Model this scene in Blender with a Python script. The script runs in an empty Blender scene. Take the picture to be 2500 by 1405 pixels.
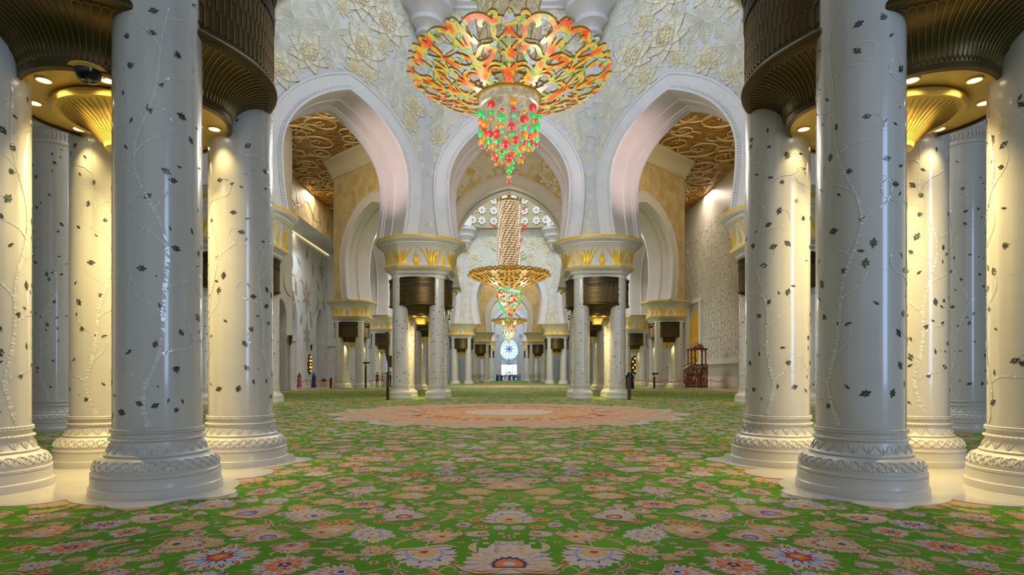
import bpy, math, random
from math import sin, cos, pi, sqrt, atan2, radians
from mathutils import Vector, Matrix

# ------------------------------------------------------------------ camera, sky, light, exposure
SC = bpy.context.scene
COL = SC.collection
SC.view_settings.view_transform = 'Standard'
SC.view_settings.look = 'None'
SC.view_settings.gamma = 1.0
SC.view_settings.use_curve_mapping = False
SC.view_settings.exposure = -0.2
cy = SC.cycles
cy.max_bounces = 5
cy.diffuse_bounces = 3
cy.use_adaptive_sampling = True
cy.adaptive_threshold = 0.02
cy.glossy_bounces = 3
cy.transmission_bounces = 3
cy.transparent_max_bounces = 6
cy.sample_clamp_indirect = 4.0
cy.sample_clamp_direct = 20.0
cy.caustics_reflective = False
cy.caustics_refractive = False
cy.use_denoising = True

cd = bpy.data.cameras.new('camera')
cam = bpy.data.objects.new('camera', cd)
COL.objects.link(cam)
cam.location = (0, 0, 1.37)
cam.rotation_euler = (pi / 2, 0, 0)
cd.sensor_width = 36
cd.lens = 36 * 1400 / 2500
cd.shift_x = 7 / 2500
cd.shift_y = 214.5 / 2500
cd.clip_end = 500
SC.camera = cam

W = bpy.data.worlds.new('sky')
SC.world = W
W.use_nodes = True
W.node_tree.nodes['Background'].inputs[0].default_value = (0.80, 0.88, 1.0, 1)
W.node_tree.nodes['Background'].inputs[1].default_value = 0.38


def area(name, loc, target, sx, sy, power, color):
    l = bpy.data.lights.new(name, 'AREA')
    l.shape = 'RECTANGLE'
    l.size = sx
    l.size_y = sy
    l.energy = power
    l.color = color
    o = bpy.data.objects.new(name, l)
    COL.objects.link(o)
    o.location = loc
    d = Vector(target) - Vector(loc)
    o.rotation_euler = d.to_track_quat('-Z', 'Y').to_euler()
    return o


def spot(name, loc, target, power, color, ang=1.2, blend=0.6, rad=0.05):
    l = bpy.data.lights.new(name, 'SPOT')
    l.energy = power
    l.color = color
    l.spot_size = ang
    l.spot_blend = blend
    l.shadow_soft_size = rad
    o = bpy.data.objects.new(name, l)
    COL.objects.link(o)
    o.location = loc
    o.rotation_euler = (Vector(target) - Vector(loc)).to_track_quat('-Z', 'Y').to_euler()
    return o


DAY = (0.74, 0.85, 1.0)
WARM = (1.0, 0.77, 0.32)
# daylight falling from the windows of each dome
area('dome_daylight', (0, 21.3, 27.0), (0, 21.3, 0), 16, 16, 3000, DAY)
area('dome_daylight', (0, 71, 36.0), (0, 71, 0), 20, 20, 9500, DAY)
area('dome_daylight', (0, 120.8, 27.0), (0, 120.8, 0), 16, 16, 4500, DAY)
# tall windows behind the camera to the right, then an added broad warm fill
area('window_and_fill_light', (13, -7, 5.5), (-2, 12, 4), 3.5, 9, 900, (0.42, 0.62, 1.0))
area('window_and_fill_light', (2, -9, 8), (0, 14, 3), 14, 9, 150, (1.0, 0.93, 0.82))
# area fills added to brighten the flat-ceilinged bays, outer aisles and end wall
for x in (-17, 17):
    area('hall_fill', (x, 44, 23.5), (x * 1.15, 56, 10), 8, 8, 2300, (1.0, 0.80, 0.52))
    area('hall_fill', (x * 1.25, 72, 23.9), (x * 1.36, 72, 0), 3, 26, 3200, (1.0, 0.90, 0.75))
area('hall_fill', (0, 42, 23.5), (0, 54, 15), 9, 4, 300, (1.0, 0.80, 0.52))
area('hall_fill', (0, 98, 23.5), (0, 96, 0), 16, 8, 2200, (1.0, 0.86, 0.65))
area('hall_fill', (0, 142, 18), (0, 150, 5), 16, 5, 1600, DAY)

def glow(name, loc, power, color, r):
    l = bpy.data.lights.new(name, 'POINT')
    l.energy = power
    l.color = color
    l.shadow_soft_size = r
    o = bpy.data.objects.new(name, l)
    COL.objects.link(o)
    o.location = loc


# the light of the chandeliers themselves
for k_ in range(4):
    c_, s_ = cos(pi / 4 + k_ * pi / 2), sin(pi / 4 + k_ * pi / 2)
    glow('chandelier_light', (2.6 * c_, 21.3 + 2.6 * s_, 9.0), 620, (1.0, 0.93, 0.82), .3)
    glow('chandelier_light', (4.0 * c_, 71 + 4.0 * s_, 9.2), 950, (1.0, 0.90, 0.72), .4)
    glow('chandelier_light', (2.6 * c_, 120.8 + 2.6 * s_, 9.0), 600, (1.0, 0.88, 0.70), .3)
# uplights standing on the capitals: wash the arch soffits and the gilded ceiling
for s_ in (-1, 1):
    spot('soffit_uplight', (s_ * 11.0, 29.9, 9.9), (s_ * 6.5, 33.7, 14.2), 2000, (1.0, 0.76, 0.74), 1.1, 1.0, .15)
    spot('soffit_uplight', (s_ * 2.7, 35.1, 9.9), (s_ * -3.4, 35.1, 13), 500, (1.0, 0.80, 0.72), 1.1, 1.0, .15)
    spot('ceiling_uplight', (s_ * 14.2, 30.8, 9.8), (s_ * 17, 48, 24), 3200, (1.0, 0.78, 0.48), 1.6, 1.0, .3)
    spot('ceiling_uplight', (s_ * 19.0, 62, 9.8), (s_ * 20, 58, 24), 350, (1.0, 0.78, 0.48), 2.0, 1.0, .3)


# ------------------------------------------------------------------ materials
def mat(name, col, rough=0.5, metal=0.0, emis=None, es=0.0, noise=None, bump=None, coat=0.0, spec=0.5):
    """noise: (scale, other colour, contrast lo, hi); bump: (scale, strength)"""
    m = bpy.data.materials.new(name)
    m.use_nodes = True
    nt = m.node_tree
    b = nt.nodes['Principled BSDF']
    b.inputs['Base Color'].default_value = (*col, 1)
    b.inputs['Roughness'].default_value = rough
    b.inputs['Metallic'].default_value = metal
    b.inputs['Coat Weight'].default_value = coat
    b.inputs['Coat Roughness'].default_value = 0.06
    b.inputs['Specular IOR Level'].default_value = spec
    if emis:
        b.inputs['Emission Color'].default_value = (*emis, 1)
        b.inputs['Emission Strength'].default_value = es
    tc = nt.nodes.new('ShaderNodeTexCoord')
    if noise:
        n = nt.nodes.new('ShaderNodeTexNoise')
        n.inputs['Scale'].default_value = noise[0]
        n.inputs['Detail'].default_value = 5
        n.inputs['Distortion'].default_value = 0.6
        nt.links.new(tc.outputs['Object'], n.inputs['Vector'])
        r = nt.nodes.new('ShaderNodeValToRGB')
        r.color_ramp.elements[0].position = noise[2]
        r.color_ramp.elements[0].color = (*noise[1], 1)
        r.color_ramp.elements[1].position = noise[3]
        r.color_ramp.elements[1].color = (*col, 1)
        nt.links.new(n.outputs['Fac'], r.inputs['Fac'])
        nt.links.new(r.outputs['Color'], b.inputs['Base Color'])
    if bump:
        n2 = nt.nodes.new('ShaderNodeTexVoronoi')
        n2.inputs['Scale'].default_value = bump[0]
        nt.links.new(tc.outputs['Object'], n2.inputs['Vector'])
        bp = nt.nodes.new('ShaderNodeBump')
        bp.inputs['Strength'].default_value = bump[1]
        bp.inputs['Distance'].default_value = 0.1
        nt.links.new(n2.outputs['Distance'], bp.inputs['Height'])
        nt.links.new(bp.outputs['Normal'], b.inputs['Normal'])
    return m


M = {}
M['shaft'] = mat('polished_marble', (0.60, 0.585, 0.545), 0.2, coat=0.6, noise=(0.9, (0.55, 0.535, 0.50), 0.3, 0.5))
M['carved'] = mat('carved_marble', (0.62, 0.59, 0.54), 0.35, coat=0.2, noise=(1.5, (0.58, 0.55, 0.49), 0.3, 0.55))
M['wall'] = mat('white_marble', (0.55, 0.56, 0.58), 0.45, noise=(0.6, (0.49, 0.505, 0.54), 0.35, 0.6))
M['arch'] = mat('arch_marble', (0.63, 0.63, 0.645), 0.4, noise=(1.2, (0.58, 0.585, 0.61), 0.35, 0.6))
M['soffit'] = mat('arch_soffit_marble', (0.60, 0.57, 0.56), 0.35, noise=(1.0, (0.57, 0.53, 0.52), 0.35, 0.6))
M['relief'] = mat('cream_relief', (0.62, 0.61, 0.51), 0.5)
M['vein'] = mat('pale_relief', (0.70, 0.695, 0.615), 0.5)
M['goldline'] = mat('gold_outline', (0.68, 0.57, 0.33), 0.4, metal=0.1)
M['tan'] = mat('tan_relief_wall', (0.60, 0.49, 0.27), 0.5, noise=(0.8, (0.47, 0.36, 0.17), 0.35, 0.6), bump=(1.3, 0.6))
M['ceil'] = mat('gilded_ceiling', (0.46, 0.27, 0.055), 0.45, metal=0.2, noise=(1.1, (0.26, 0.12, 0.02), 0.38, 0.6), bump=(2.0, 0.7))
M['ceilcream'] = mat('cream_scroll', (0.60, 0.48, 0.26), 0.5)
M['ceilgold'] = mat('fine_gold_scroll', (0.55, 0.30, 0.06), 0.4, metal=0.2)
M['bronze'] = mat('dark_bronze', (0.105, 0.072, 0.024), 0.38, metal=0.75, noise=(2.5, (0.075, 0.05, 0.018), 0.3, 0.6))
M['bronzeline'] = mat('polished_bronze_line', (0.27, 0.185, 0.06), 0.42, metal=0.6)
M['brass'] = mat('brushed_brass', (0.74, 0.52, 0.14), 0.38, metal=0.3, noise=(1.8, (0.64, 0.43, 0.10), 0.3, 0.6))
M['slot'] = mat('dark_louvre', (0.02, 0.016, 0.01), 0.6)
M['gold'] = mat('gold_leaf', (0.85, 0.54, 0.03), 0.35, metal=0.2)
M['lamp'] = mat('lamp_glass', (1, 0.95, 0.85), 0.3, emis=(1, 0.9, 0.7), es=5)
M['black'] = mat('black_glass', (0.006, 0.005, 0.004), 0.12, coat=0.2)
M['dark'] = mat('dark_shell_inlay', (0.055, 0.055, 0.030), 0.25, coat=0.6, noise=(40, (0.015, 0.03, 0.025), 0.35, 0.6))
M['dark2'] = mat('green_shell_inlay', (0.16, 0.16, 0.10), 0.25, coat=0.6, noise=(60, (0.02, 0.07, 0.07), 0.4, 0.6))
M['pearl'] = mat('mother_of_pearl', (0.80, 0.79, 0.73), 0.15, coat=1.0, noise=(30, (0.62, 0.62, 0.59), 0.35, 0.6))
M['white'] = mat('white_plaster', (0.68, 0.68, 0.66), 0.5)
M['drumtan'] = mat('tan_drum_plaster', (0.40, 0.34, 0.19), 0.5)
M['cream'] = mat('cream_panel', (0.55, 0.50, 0.36), 0.5)
M['pad'] = mat('white_floor_marble', (0.68, 0.64, 0.55), 0.12, coat=0.6, noise=(1.2, (0.62, 0.57, 0.48), 0.3, 0.6))
M['floor'] = mat('marble_floor', (0.50, 0.40, 0.27), 0.25, noise=(1, (0.44, 0.34, 0.22), 0.3, 0.6))
M['wood'] = mat('carved_dark_wood', (0.11, 0.022, 0.012), 0.3, coat=0.4)
M['woodgold'] = mat('pearl_inlaid_wood', (0.56, 0.40, 0.24), 0.35, noise=(5, (0.22, 0.08, 0.04), 0.35, 0.5))
M['red'] = mat('red_rope', (0.40, 0.02, 0.02), 0.7)
M['glassday'] = mat('daylit_window_glass', (0.8, 0.9, 1), 0.2, emis=(0.72, 0.88, 1.0), es=1.2)
M['glassblue'] = mat('blue_stained_glass', (0.3, 0.5, 0.9), 0.2, emis=(0.22, 0.38, 0.85), es=0.8)
M['glassteal'] = mat('teal_stained_glass', (0.5, 0.8, 0.8), 0.2, emis=(0.45, 0.75, 0.82), es=0.85)
M['glassgrey'] = mat('smoky_stained_glass', (0.3, 0.4, 0.5), 0.3, emis=(0.22, 0.30, 0.38), es=0.7)
M['lead'] = mat('leaded_tracery', (0.12, 0.13, 0.12), 0.5)
M['cove'] = mat('cove_lamp', (1, 0.9, 0.6), 0.4, emis=(1.0, 0.80, 0.40), es=1.2)
M['petal_g'] = mat('violet_grey_inlay', (0.27, 0.26, 0.30), 0.4, noise=(1.5, (0.36, 0.30, 0.22), 0.4, 0.6))
M['petal_o'] = mat('olive_inlay', (0.22, 0.19, 0.12), 0.4, noise=(1.0, (0.40, 0.36, 0.28), 0.4, 0.6))
M['stem'] = mat('gold_stem_inlay', (0.50, 0.38, 0.14), 0.4)
M['ink'] = mat('dark_calligraphy', (0.10, 0.09, 0.07), 0.5)
M['outline'] = mat('beige_outline', (0.55, 0.51, 0.43), 0.5)
M['qibla'] = mat('cream_qibla_marble', (0.62, 0.57, 0.49), 0.4, noise=(0.5, (0.56, 0.52, 0.45), 0.35, 0.6))
M['curl'] = mat('pale_glass_curl', (0.75, 0.88, 0.84), 0.1, metal=0.3, coat=1)


def crystal_mat(name, ramp, scale, es, dots=28, dotc=(1, 0.95, 0.8)):
    m = bpy.data.materials.new(name)
    m.use_nodes = True
    nt = m.node_tree
    b = nt.nodes['Principled BSDF']
    b.inputs['Roughness'].default_value = 0.3
    tc = nt.nodes.new('ShaderNodeTexCoord')
    n = nt.nodes.new('ShaderNodeTexNoise')
    n.inputs['Scale'].default_value = scale
    n.inputs['Detail'].default_value = 1.5
    r = nt.nodes.new('ShaderNodeValToRGB')
    r.color_ramp.elements[0].position = ramp[0][0]
    r.color_ramp.elements[0].color = (*ramp[0][1], 1)
    r.color_ramp.elements[1].position = ramp[-1][0]
    r.color_ramp.elements[1].color = (*ramp[-1][1], 1)
    for p, c in ramp[1:-1]:
        e = r.color_ramp.elements.new(p)
        e.color = (*c, 1)
    v = nt.nodes.new('ShaderNodeTexVoronoi')
    v.inputs['Scale'].default_value = dots
    lt = nt.nodes.new('ShaderNodeMath')
    lt.operation = 'LESS_THAN'
    lt.inputs[1].default_value = 0.22
    mx = nt.nodes.new('ShaderNodeMixRGB')
    mx.inputs[2].default_value = (*dotc, 1)
    nt.links.new(tc.outputs['Object'], n.inputs['Vector'])
    nt.links.new(tc.outputs['Object'], v.inputs['Vector'])
    nt.links.new(n.outputs['Fac'], r.inputs['Fac'])
    nt.links.new(v.outputs['Distance'], lt.inputs[0])
    nt.links.new(lt.outputs[0], mx.inputs[0])
    nt.links.new(r.outputs['Color'], mx.inputs[1])
    nt.links.new(mx.outputs[0], b.inputs['Emission Color'])
    dk = nt.nodes.new('ShaderNodeMixRGB')
    dk.blend_type = 'MULTIPLY'
    dk.inputs[0].default_value = 1
    dk.inputs[2].default_value = (.16, .16, .16, 1)
    nt.links.new(r.outputs['Color'], dk.inputs[1])
    nt.links.new(dk.outputs[0], b.inputs['Base Color'])
    b.inputs['Emission Strength'].default_value = es
    return m


FIRE = [(0.30, (0.9, 0.08, 0.02)), (0.42, (0.9, 0.20, 0.02)), (0.48, (0.85, 0.48, 0.04)), (0.53, (0.75, 0.62, 0.12)),
        (0.59, (0.25, 0.42, 0.06)), (0.65, (0.5, 0.62, 0.65)), (0.72, (0.6, 0.3, 0.55))]
M['fire'] = crystal_mat('coloured_lit_crystal', FIRE, 2.1, 0.72, 26)
M['fire2'] = crystal_mat('amber_lit_crystal', [(0.3, (0.75, 0.15, 0.02)), (0.5, (0.75, 0.45, 0.06)), (0.7, (0.5, 0.42, 0.08))], 2.0, 0.75, 9)
M['crys'] = crystal_mat('clear_lit_crystal', [(0.3, (0.36, 0.30, 0.16)), (0.7, (0.62, 0.56, 0.38))], 5, 0.7, 20, (1, 0.97, 0.85))
M['crysw'] = crystal_mat('bright_crystal_rod', [(0.3, (0.72, 0.50, 0.30)), (0.7, (0.95, 0.85, 0.70))], 3, 0.9, 3, (1, 1, 1))
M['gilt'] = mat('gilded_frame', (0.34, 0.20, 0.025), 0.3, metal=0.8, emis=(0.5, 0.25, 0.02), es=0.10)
BEADC = {'r': (0.85, 0.02, 0.01), 'g': (0.01, 0.72, 0.12), 'o': (0.85, 0.30, 0.0), 't': (0.02, 0.80, 0.38)}
for k, c in BEADC.items():
    M['bead' + k] = crystal_mat('glass_bead_' + {'r': 'red', 'g': 'green', 'o': 'amber', 't': 'aqua'}[k],
                                [(0.35, tuple(x * 0.75 for x in c)), (0.65, tuple(min(1, x + 0.03) for x in c))], 9, 0.8, 30,
                                tuple(min(1, x * 0.8 + 0.25) for x in c))
M['leafr'] = mat('red_glass_leaf', (0.6, 0.05, 0.03), 0.3, emis=(0.7, 0.08, 0.05), es=0.5)
M['leafg'] = mat('green_glass_leaf', (0.2, 0.35, 0.12), 0.3, emis=(0.2, 0.4, 0.15), es=0.5)

PAL = {'green': (0.060, 0.21, 0.003), 'cream': (0.48, 0.325, 0.185), 'peach': (0.58, 0.30, 0.15), 'red': (0.36, 0.035, 0.02),
       'orange': (0.60, 0.15, 0.03), 'blue': (0.16, 0.22, 0.50), 'navy': (0.02, 0.03, 0.11), 'yellow': (0.58, 0.36, 0.06),
       'sky': (0.34, 0.42, 0.55), 'tan': (0.45, 0.31, 0.15), 'pale': (0.48, 0.385, 0.325), 'pink': (0.52, 0.24, 0.18)}
PK = list(PAL)
CM = [mat('carpet_' + k, PAL[k], 0.95, spec=0.1) for k in PK]
for m_ in CM:                  # wool pile catches light at a grazing angle
    b_ = m_.node_tree.nodes['Principled BSDF']
    b_.inputs['Sheen Weight'].default_value = 0.06
    b_.inputs['Sheen Roughness'].default_value = 0.45
    b_.inputs['Sheen Tint'].default_value = (0.9, 0.75, 0.5, 1)


def carpet_ground():
    m = CM[0]
    nt = m.node_tree
    b = nt.nodes['Principled BSDF']
    tc = nt.nodes.new('ShaderNodeTexCoord')
    n = nt.nodes.new('ShaderNodeTexNoise')
    n.inputs['Scale'].default_value = 1.2
    n.inputs['Detail'].default_value = 6
    r = nt.nodes.new('ShaderNodeValToRGB')
    r.color_ramp.elements[0].position = 0.3
    r.color_ramp.elements[0].color = (0.050, 0.17, 0.002, 1)
    r.color_ramp.elements[1].position = 0.7
    r.color_ramp.elements[1].color = (0.095, 0.27, 0.006, 1)
    nt.links.new(tc.outputs['Object'], n.inputs['Vector'])
    nt.links.new(n.outputs['Fac'], r.inputs['Fac'])
    nt.links.new(r.outputs['Color'], b.inputs['Base Color'])


carpet_ground()


# ------------------------------------------------------------------ mesh builder
class MB:
    def __init__(s):
        s.v, s.f, s.m = [], [], []

    def add(s, vs, fs, mi=0):
        o = len(s.v)
        s.v.extend(vs)
        for f in fs:
            s.f.append(tuple(i + o for i in f))
            s.m.append(mi)

    def quad(s, a, b, c, d, mi=0):
        s.add([a, b, c, d], [(0, 1, 2, 3)], mi)

    def box(s, x0, x1, y0, y1, z0, z1, mi=0):
        s.add([(x0, y0, z0), (x1, y0, z0), (x1, y1, z0), (x0, y1, z0), (x0, y0, z1), (x1, y0, z1), (x1, y1, z1), (x0, y1, z1)],
              [(0, 3, 2, 1), (4, 5, 6, 7), (0, 1, 5, 4), (1, 2, 6, 5), (2, 3, 7, 6), (3, 0, 4, 7)], mi)

    def lathe(s, prof, n=32, c=(0, 0, 0), mi=0, mod=None):
        vs = []
        for (r, z) in prof:
            for k in range(n):
                a = 2 * pi * k / n
                rr = r + (mod(a, z, r) if mod else 0)
                vs.append((c[0] + rr * cos(a), c[1] + rr * sin(a), c[2] + z))
        fs = []
        for i in range(len(prof) - 1):
            for k in range(n):
                k2 = (k + 1) % n
                fs.append((i * n + k, i * n + k2, (i + 1) * n + k2, (i + 1) * n + k))
        s.add(vs, fs, mi)

    def grid(s, rows, mi=0, closed=False):
        n = len(rows[0])
        vs = [p for r in rows for p in r]
        fs = []
        for i in range(len(rows) - 1):
            for k in range(n - (0 if closed else 1)):
                k2 = (k + 1) % n
                fs.append((i * n + k, i * n + k2, (i + 1) * n + k2, (i + 1) * n + k))
        s.add(vs, fs, mi)

    def tube(s, pts, r, n=4, mi=0, closed=False):
        P = [Vector(p) for p in pts]
        N = len(P)
        rows = []
        for i in range(N):
            if closed:
                t = P[(i + 1) % N] - P[i - 1]
            else:
                t = P[min(i + 1, N - 1)] - P[max(i - 1, 0)]
            if t.length < 1e-9:
                t = Vector((0, 0, 1))
            t.normalize()
            up = Vector((0, 0, 1)) if abs(t.z) < 0.9 else Vector((1, 0, 0))
            a = t.cross(up).normalized()
            b = t.cross(a)
            rr = r(i / (N - 1)) if callable(r) else r
            rows.append([tuple(P[i] + a * (rr * cos(2 * pi * k / n + pi / 4)) + b * (rr * sin(2 * pi * k / n + pi / 4))) for k in range(n)])
        if closed:
            rows.append(rows[0])
        s.grid(rows, mi, True)

    def sphere(s, c, r, n=10, mi=0, sz=1.0):
        prof = [(max(1e-4, r * sin(pi * i / n)), -r * sz * cos(pi * i / n)) for i in range(n + 1)]
        s.lathe(prof, n + 2, c, mi)

    def build(s, name, mats, parent=None, smooth=True, loc=None, rz=0):
        me = bpy.data.meshes.new(name)
        me.from_pydata(s.v, [], s.f)
        for m in (mats if isinstance(mats, (list, tuple)) else [mats]):
            me.materials.append(m)
        if any(s.m):
            me.polygons.foreach_set('material_index', s.m)
        if smooth:
            me.polygons.foreach_set('use_smooth', [True] * len(me.polygons))
            try:
                me.set_sharp_from_angle(angle=radians(38))
            except Exception:
                pass
        me.update()
        return inst(name, me, parent, loc, rz)


def inst(name, me, parent=None, loc=None, rz=0):
    o = bpy.data.objects.new(name, me)
    COL.objects.link(o)
    if parent:
        o.parent = parent
    if loc:
        o.location = loc
    o.rotation_euler[2] = rz
    return o


def tag(o, label=None, cat=None, group=None, kind=None):
    if label:
        o['label'] = label
    if cat:
        o['category'] = cat
        o['kind'] = 'thing'
    if group:
        o['group'] = group
    if kind:
        o['kind'] = kind
    return o


def copy_tree(o, parent=None):
    c = o.copy()
    COL.objects.link(c)
    c.parent = parent
    for ch in [x for x in ALLCH.get(o.name, [])]:
        copy_tree(ch, c)
    return c


ALLCH = {}


def note(o):
    if o.parent:
        ALLCH.setdefault(o.parent.name, []).append(o)
    return o


RND = random.Random(5)

# ------------------------------------------------------------------ layout
D1, D2, D3 = 21.3, 71.0, 120.8
# octagon corners = cluster centres, counter-clockwise from near-left
OCT1 = [(-5.26, 7.93), (5.26, 7.93), (12.5, 13.3), (13.2, 28.0), (5.33, 34.8), (-5.33, 34.8), (-13.2, 28.0), (-12.5, 13.3)]
OCT2 = [(-7.4, 53.6), (7.4, 53.6), (17.1, 62.5), (17.1, 79.0), (7.4, 89.6), (-7.4, 89.6), (-17.1, 79.0), (-17.1, 62.5)]
OCT3 = [(-5.3, 107.2), (5.3, 107.2), (13.2, 114), (13.2, 127.5), (5.3, 134.2), (-5.3, 134.2), (-13.2, 127.5), (-13.2, 114)]
SPRING = 9.3
TOPW = 24.4


def offset_poly(P, o):
    """move every edge of a counter-clockwise polygon inward by o"""
    n = len(P)
    L = []
    for i in range(n):
        a, b = Vector(P[i]), Vector(P[(i + 1) % n])
        d = (b - a).normalized()
        nn = Vector((-d.y, d.x))
        L.append((a + nn * o, d))
    out = []
    for i in range(n):
        p, d = L[i - 1]
        q, e = L[i]
        den = d.x * e.y - d.y * e.x
        t = ((q.x - p.x) * e.y - (q.y - p.y) * e.x) / den
        out.append((p.x + d.x * t, p.y + d.y * t))
    return out


def outline(R, hc, ap, o=0.0, m=8, n=22):
    wf = R * 0.905
    ex = ap - hc - R
    half = []
    for i in range(m):
        h = SPRING + (hc - SPRING) * i / m
        half.append(((R + o) - (R - wf) * ((hc - h) / (hc - SPRING)) ** 2, h))
    for i in range(n + 1):
        ph = pi / 2 * i / n
        u = (R + o) * cos(ph)
        half.append((max(u, 0), hc + (R + o) * sin(ph) + ex * (1 - u / (R + o)) ** 2))
    return [(-u, h) for u, h in half] + [(u, h) for u, h in reversed(half[:-1])]


# ------------------------------------------------------------------ relief flowers for the walls
def petal(L, Wd, n=9, tip=1.0):
    """outline of a pointed petal along +y, base at 0"""
    P = []
    for i in range(n + 1):
        t = i / n
        P.append((Wd * sin(pi * t ** 0.75) * (1 - 0.25 * t) * 0.5, L * t))
    return [(x, y) for x, y in P] + [(-x, y) for x, y in reversed(P[:-1])]


def rot(p, a):
    return (p[0] * cos(a) - p[1] * sin(a), p[0] * sin(a) + p[1] * cos(a))


def stamp(mb, f, pts, z, mi, side=True):
    """flat raised plate: f maps (u,v,depth) to 3d"""
    n = len(pts)
    mb.add([f(x, y, z) for x, y in pts], [tuple(range(n))], mi)
    if side:
        mb.grid([[f(x, y, z) for x, y in pts], [f(x, y, 0.0) for x, y in pts]], mi, True)


def lotus(mb, f, cx, cy_, R, a0, detail=2):
    for ring, (Lr, wr, off, z) in enumerate(((1.0, 0.72, 0.5, 0.018), (0.70, 0.6, 0.0, 0.034))):
        k = 8
        for i in range(k):
            a = a0 + 2 * pi * (i + off) / k
            pp = petal(R * Lr, R * wr, 7)
            q = [rot(p, a) for p in pp]
            q = [(x + cx, y + cy_) for x, y in q]
            zz = z * R + .0015 * i + .004 * ((cx * 7.3 + cy_ * 3.1) % 1)
            stamp(mb, f, q, zz, 1 if ring == 0 else 2)
            if detail:
                mb.tube([f(x, y, z * R + 0.012) for x, y in q], 0.023 * R ** 0.5, 4 if detail > 1 else 3, 3, True)
            if detail > 1:
                for s in (-1, 1):
                    for j in range(2, 7):
                        t = j / 7.5
                        w = R * wr * sin(pi * t ** 0.75) * (1 - 0.25 * t) * 0.42
                        p0 = rot((0, R * Lr * (t - 0.06)), a)
                        p1 = rot((s * w, R * Lr * (t + 0.05)), a)
                        mb.tube([f(cx + p0[0], cy_ + p0[1], z * R + 0.012), f(cx + p1[0], cy_ + p1[1], z * R + 0.012)], 0.013, 3, 2)
    circ = [(cx + 0.16 * R * cos(i * pi / 6), cy_ + 0.16 * R * sin(i * pi / 6)) for i in range(12)]
    stamp(mb, f, circ, 0.05 * R + .012, 3)
    for i in range(6):
        a = a0 + i * pi / 3
        c2 = (cx + 0.2 * R * cos(a), cy_ + 0.2 * R * sin(a))
        mb.tube([f(c2[0] + 0.19 * R * cos(j * pi / 5), c2[1] + 0.19 * R * sin(j * pi / 5), 0.06 * R) for j in range(10)], 0.018, 3, 3, True)


def leafflower(mb, f, cx, cy_, R, a0, detail=2):
    k = 8
    for i in range(k):
        a = a0 + 2 * pi * i / k
        pp = petal(R, R * 0.62, 6)
        q = [rot(p, a) for p in pp]
        q = [(x + cx, y + cy_) for x, y in q]
        stamp(mb, f, q, 0.010 * R + 0.0013 * i + .004 * ((cx * 7.3 + cy_ * 3.1) % 1), 1)
        n = 10 if detail > 1 else 3
        for s in (-1, 1):
            for j in range(1, n + 1):
                t = j / (n + 1.2)
                w = R * 0.62 * sin(pi * t ** 0.75) * (1 - 0.25 * t) * 0.45
                p0 = rot((0, R * (t - 0.08)), a)
                p1 = rot((s * w, R * (t + 0.07)), a)
                mb.tube([f(cx + p0[0], cy_ + p0[1], 0.018 * R + 0.008), f(cx + p1[0], cy_ + p1[1], 0.018 * R + 0.008)], 0.015, 3, 2)
        e = rot((0, R * 0.92), a)
        mb.tube([f(cx, cy_, 0.02 * R), f(cx + e[0], cy_ + e[1], 0.02 * R)], 0.022, 3, 2)


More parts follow.
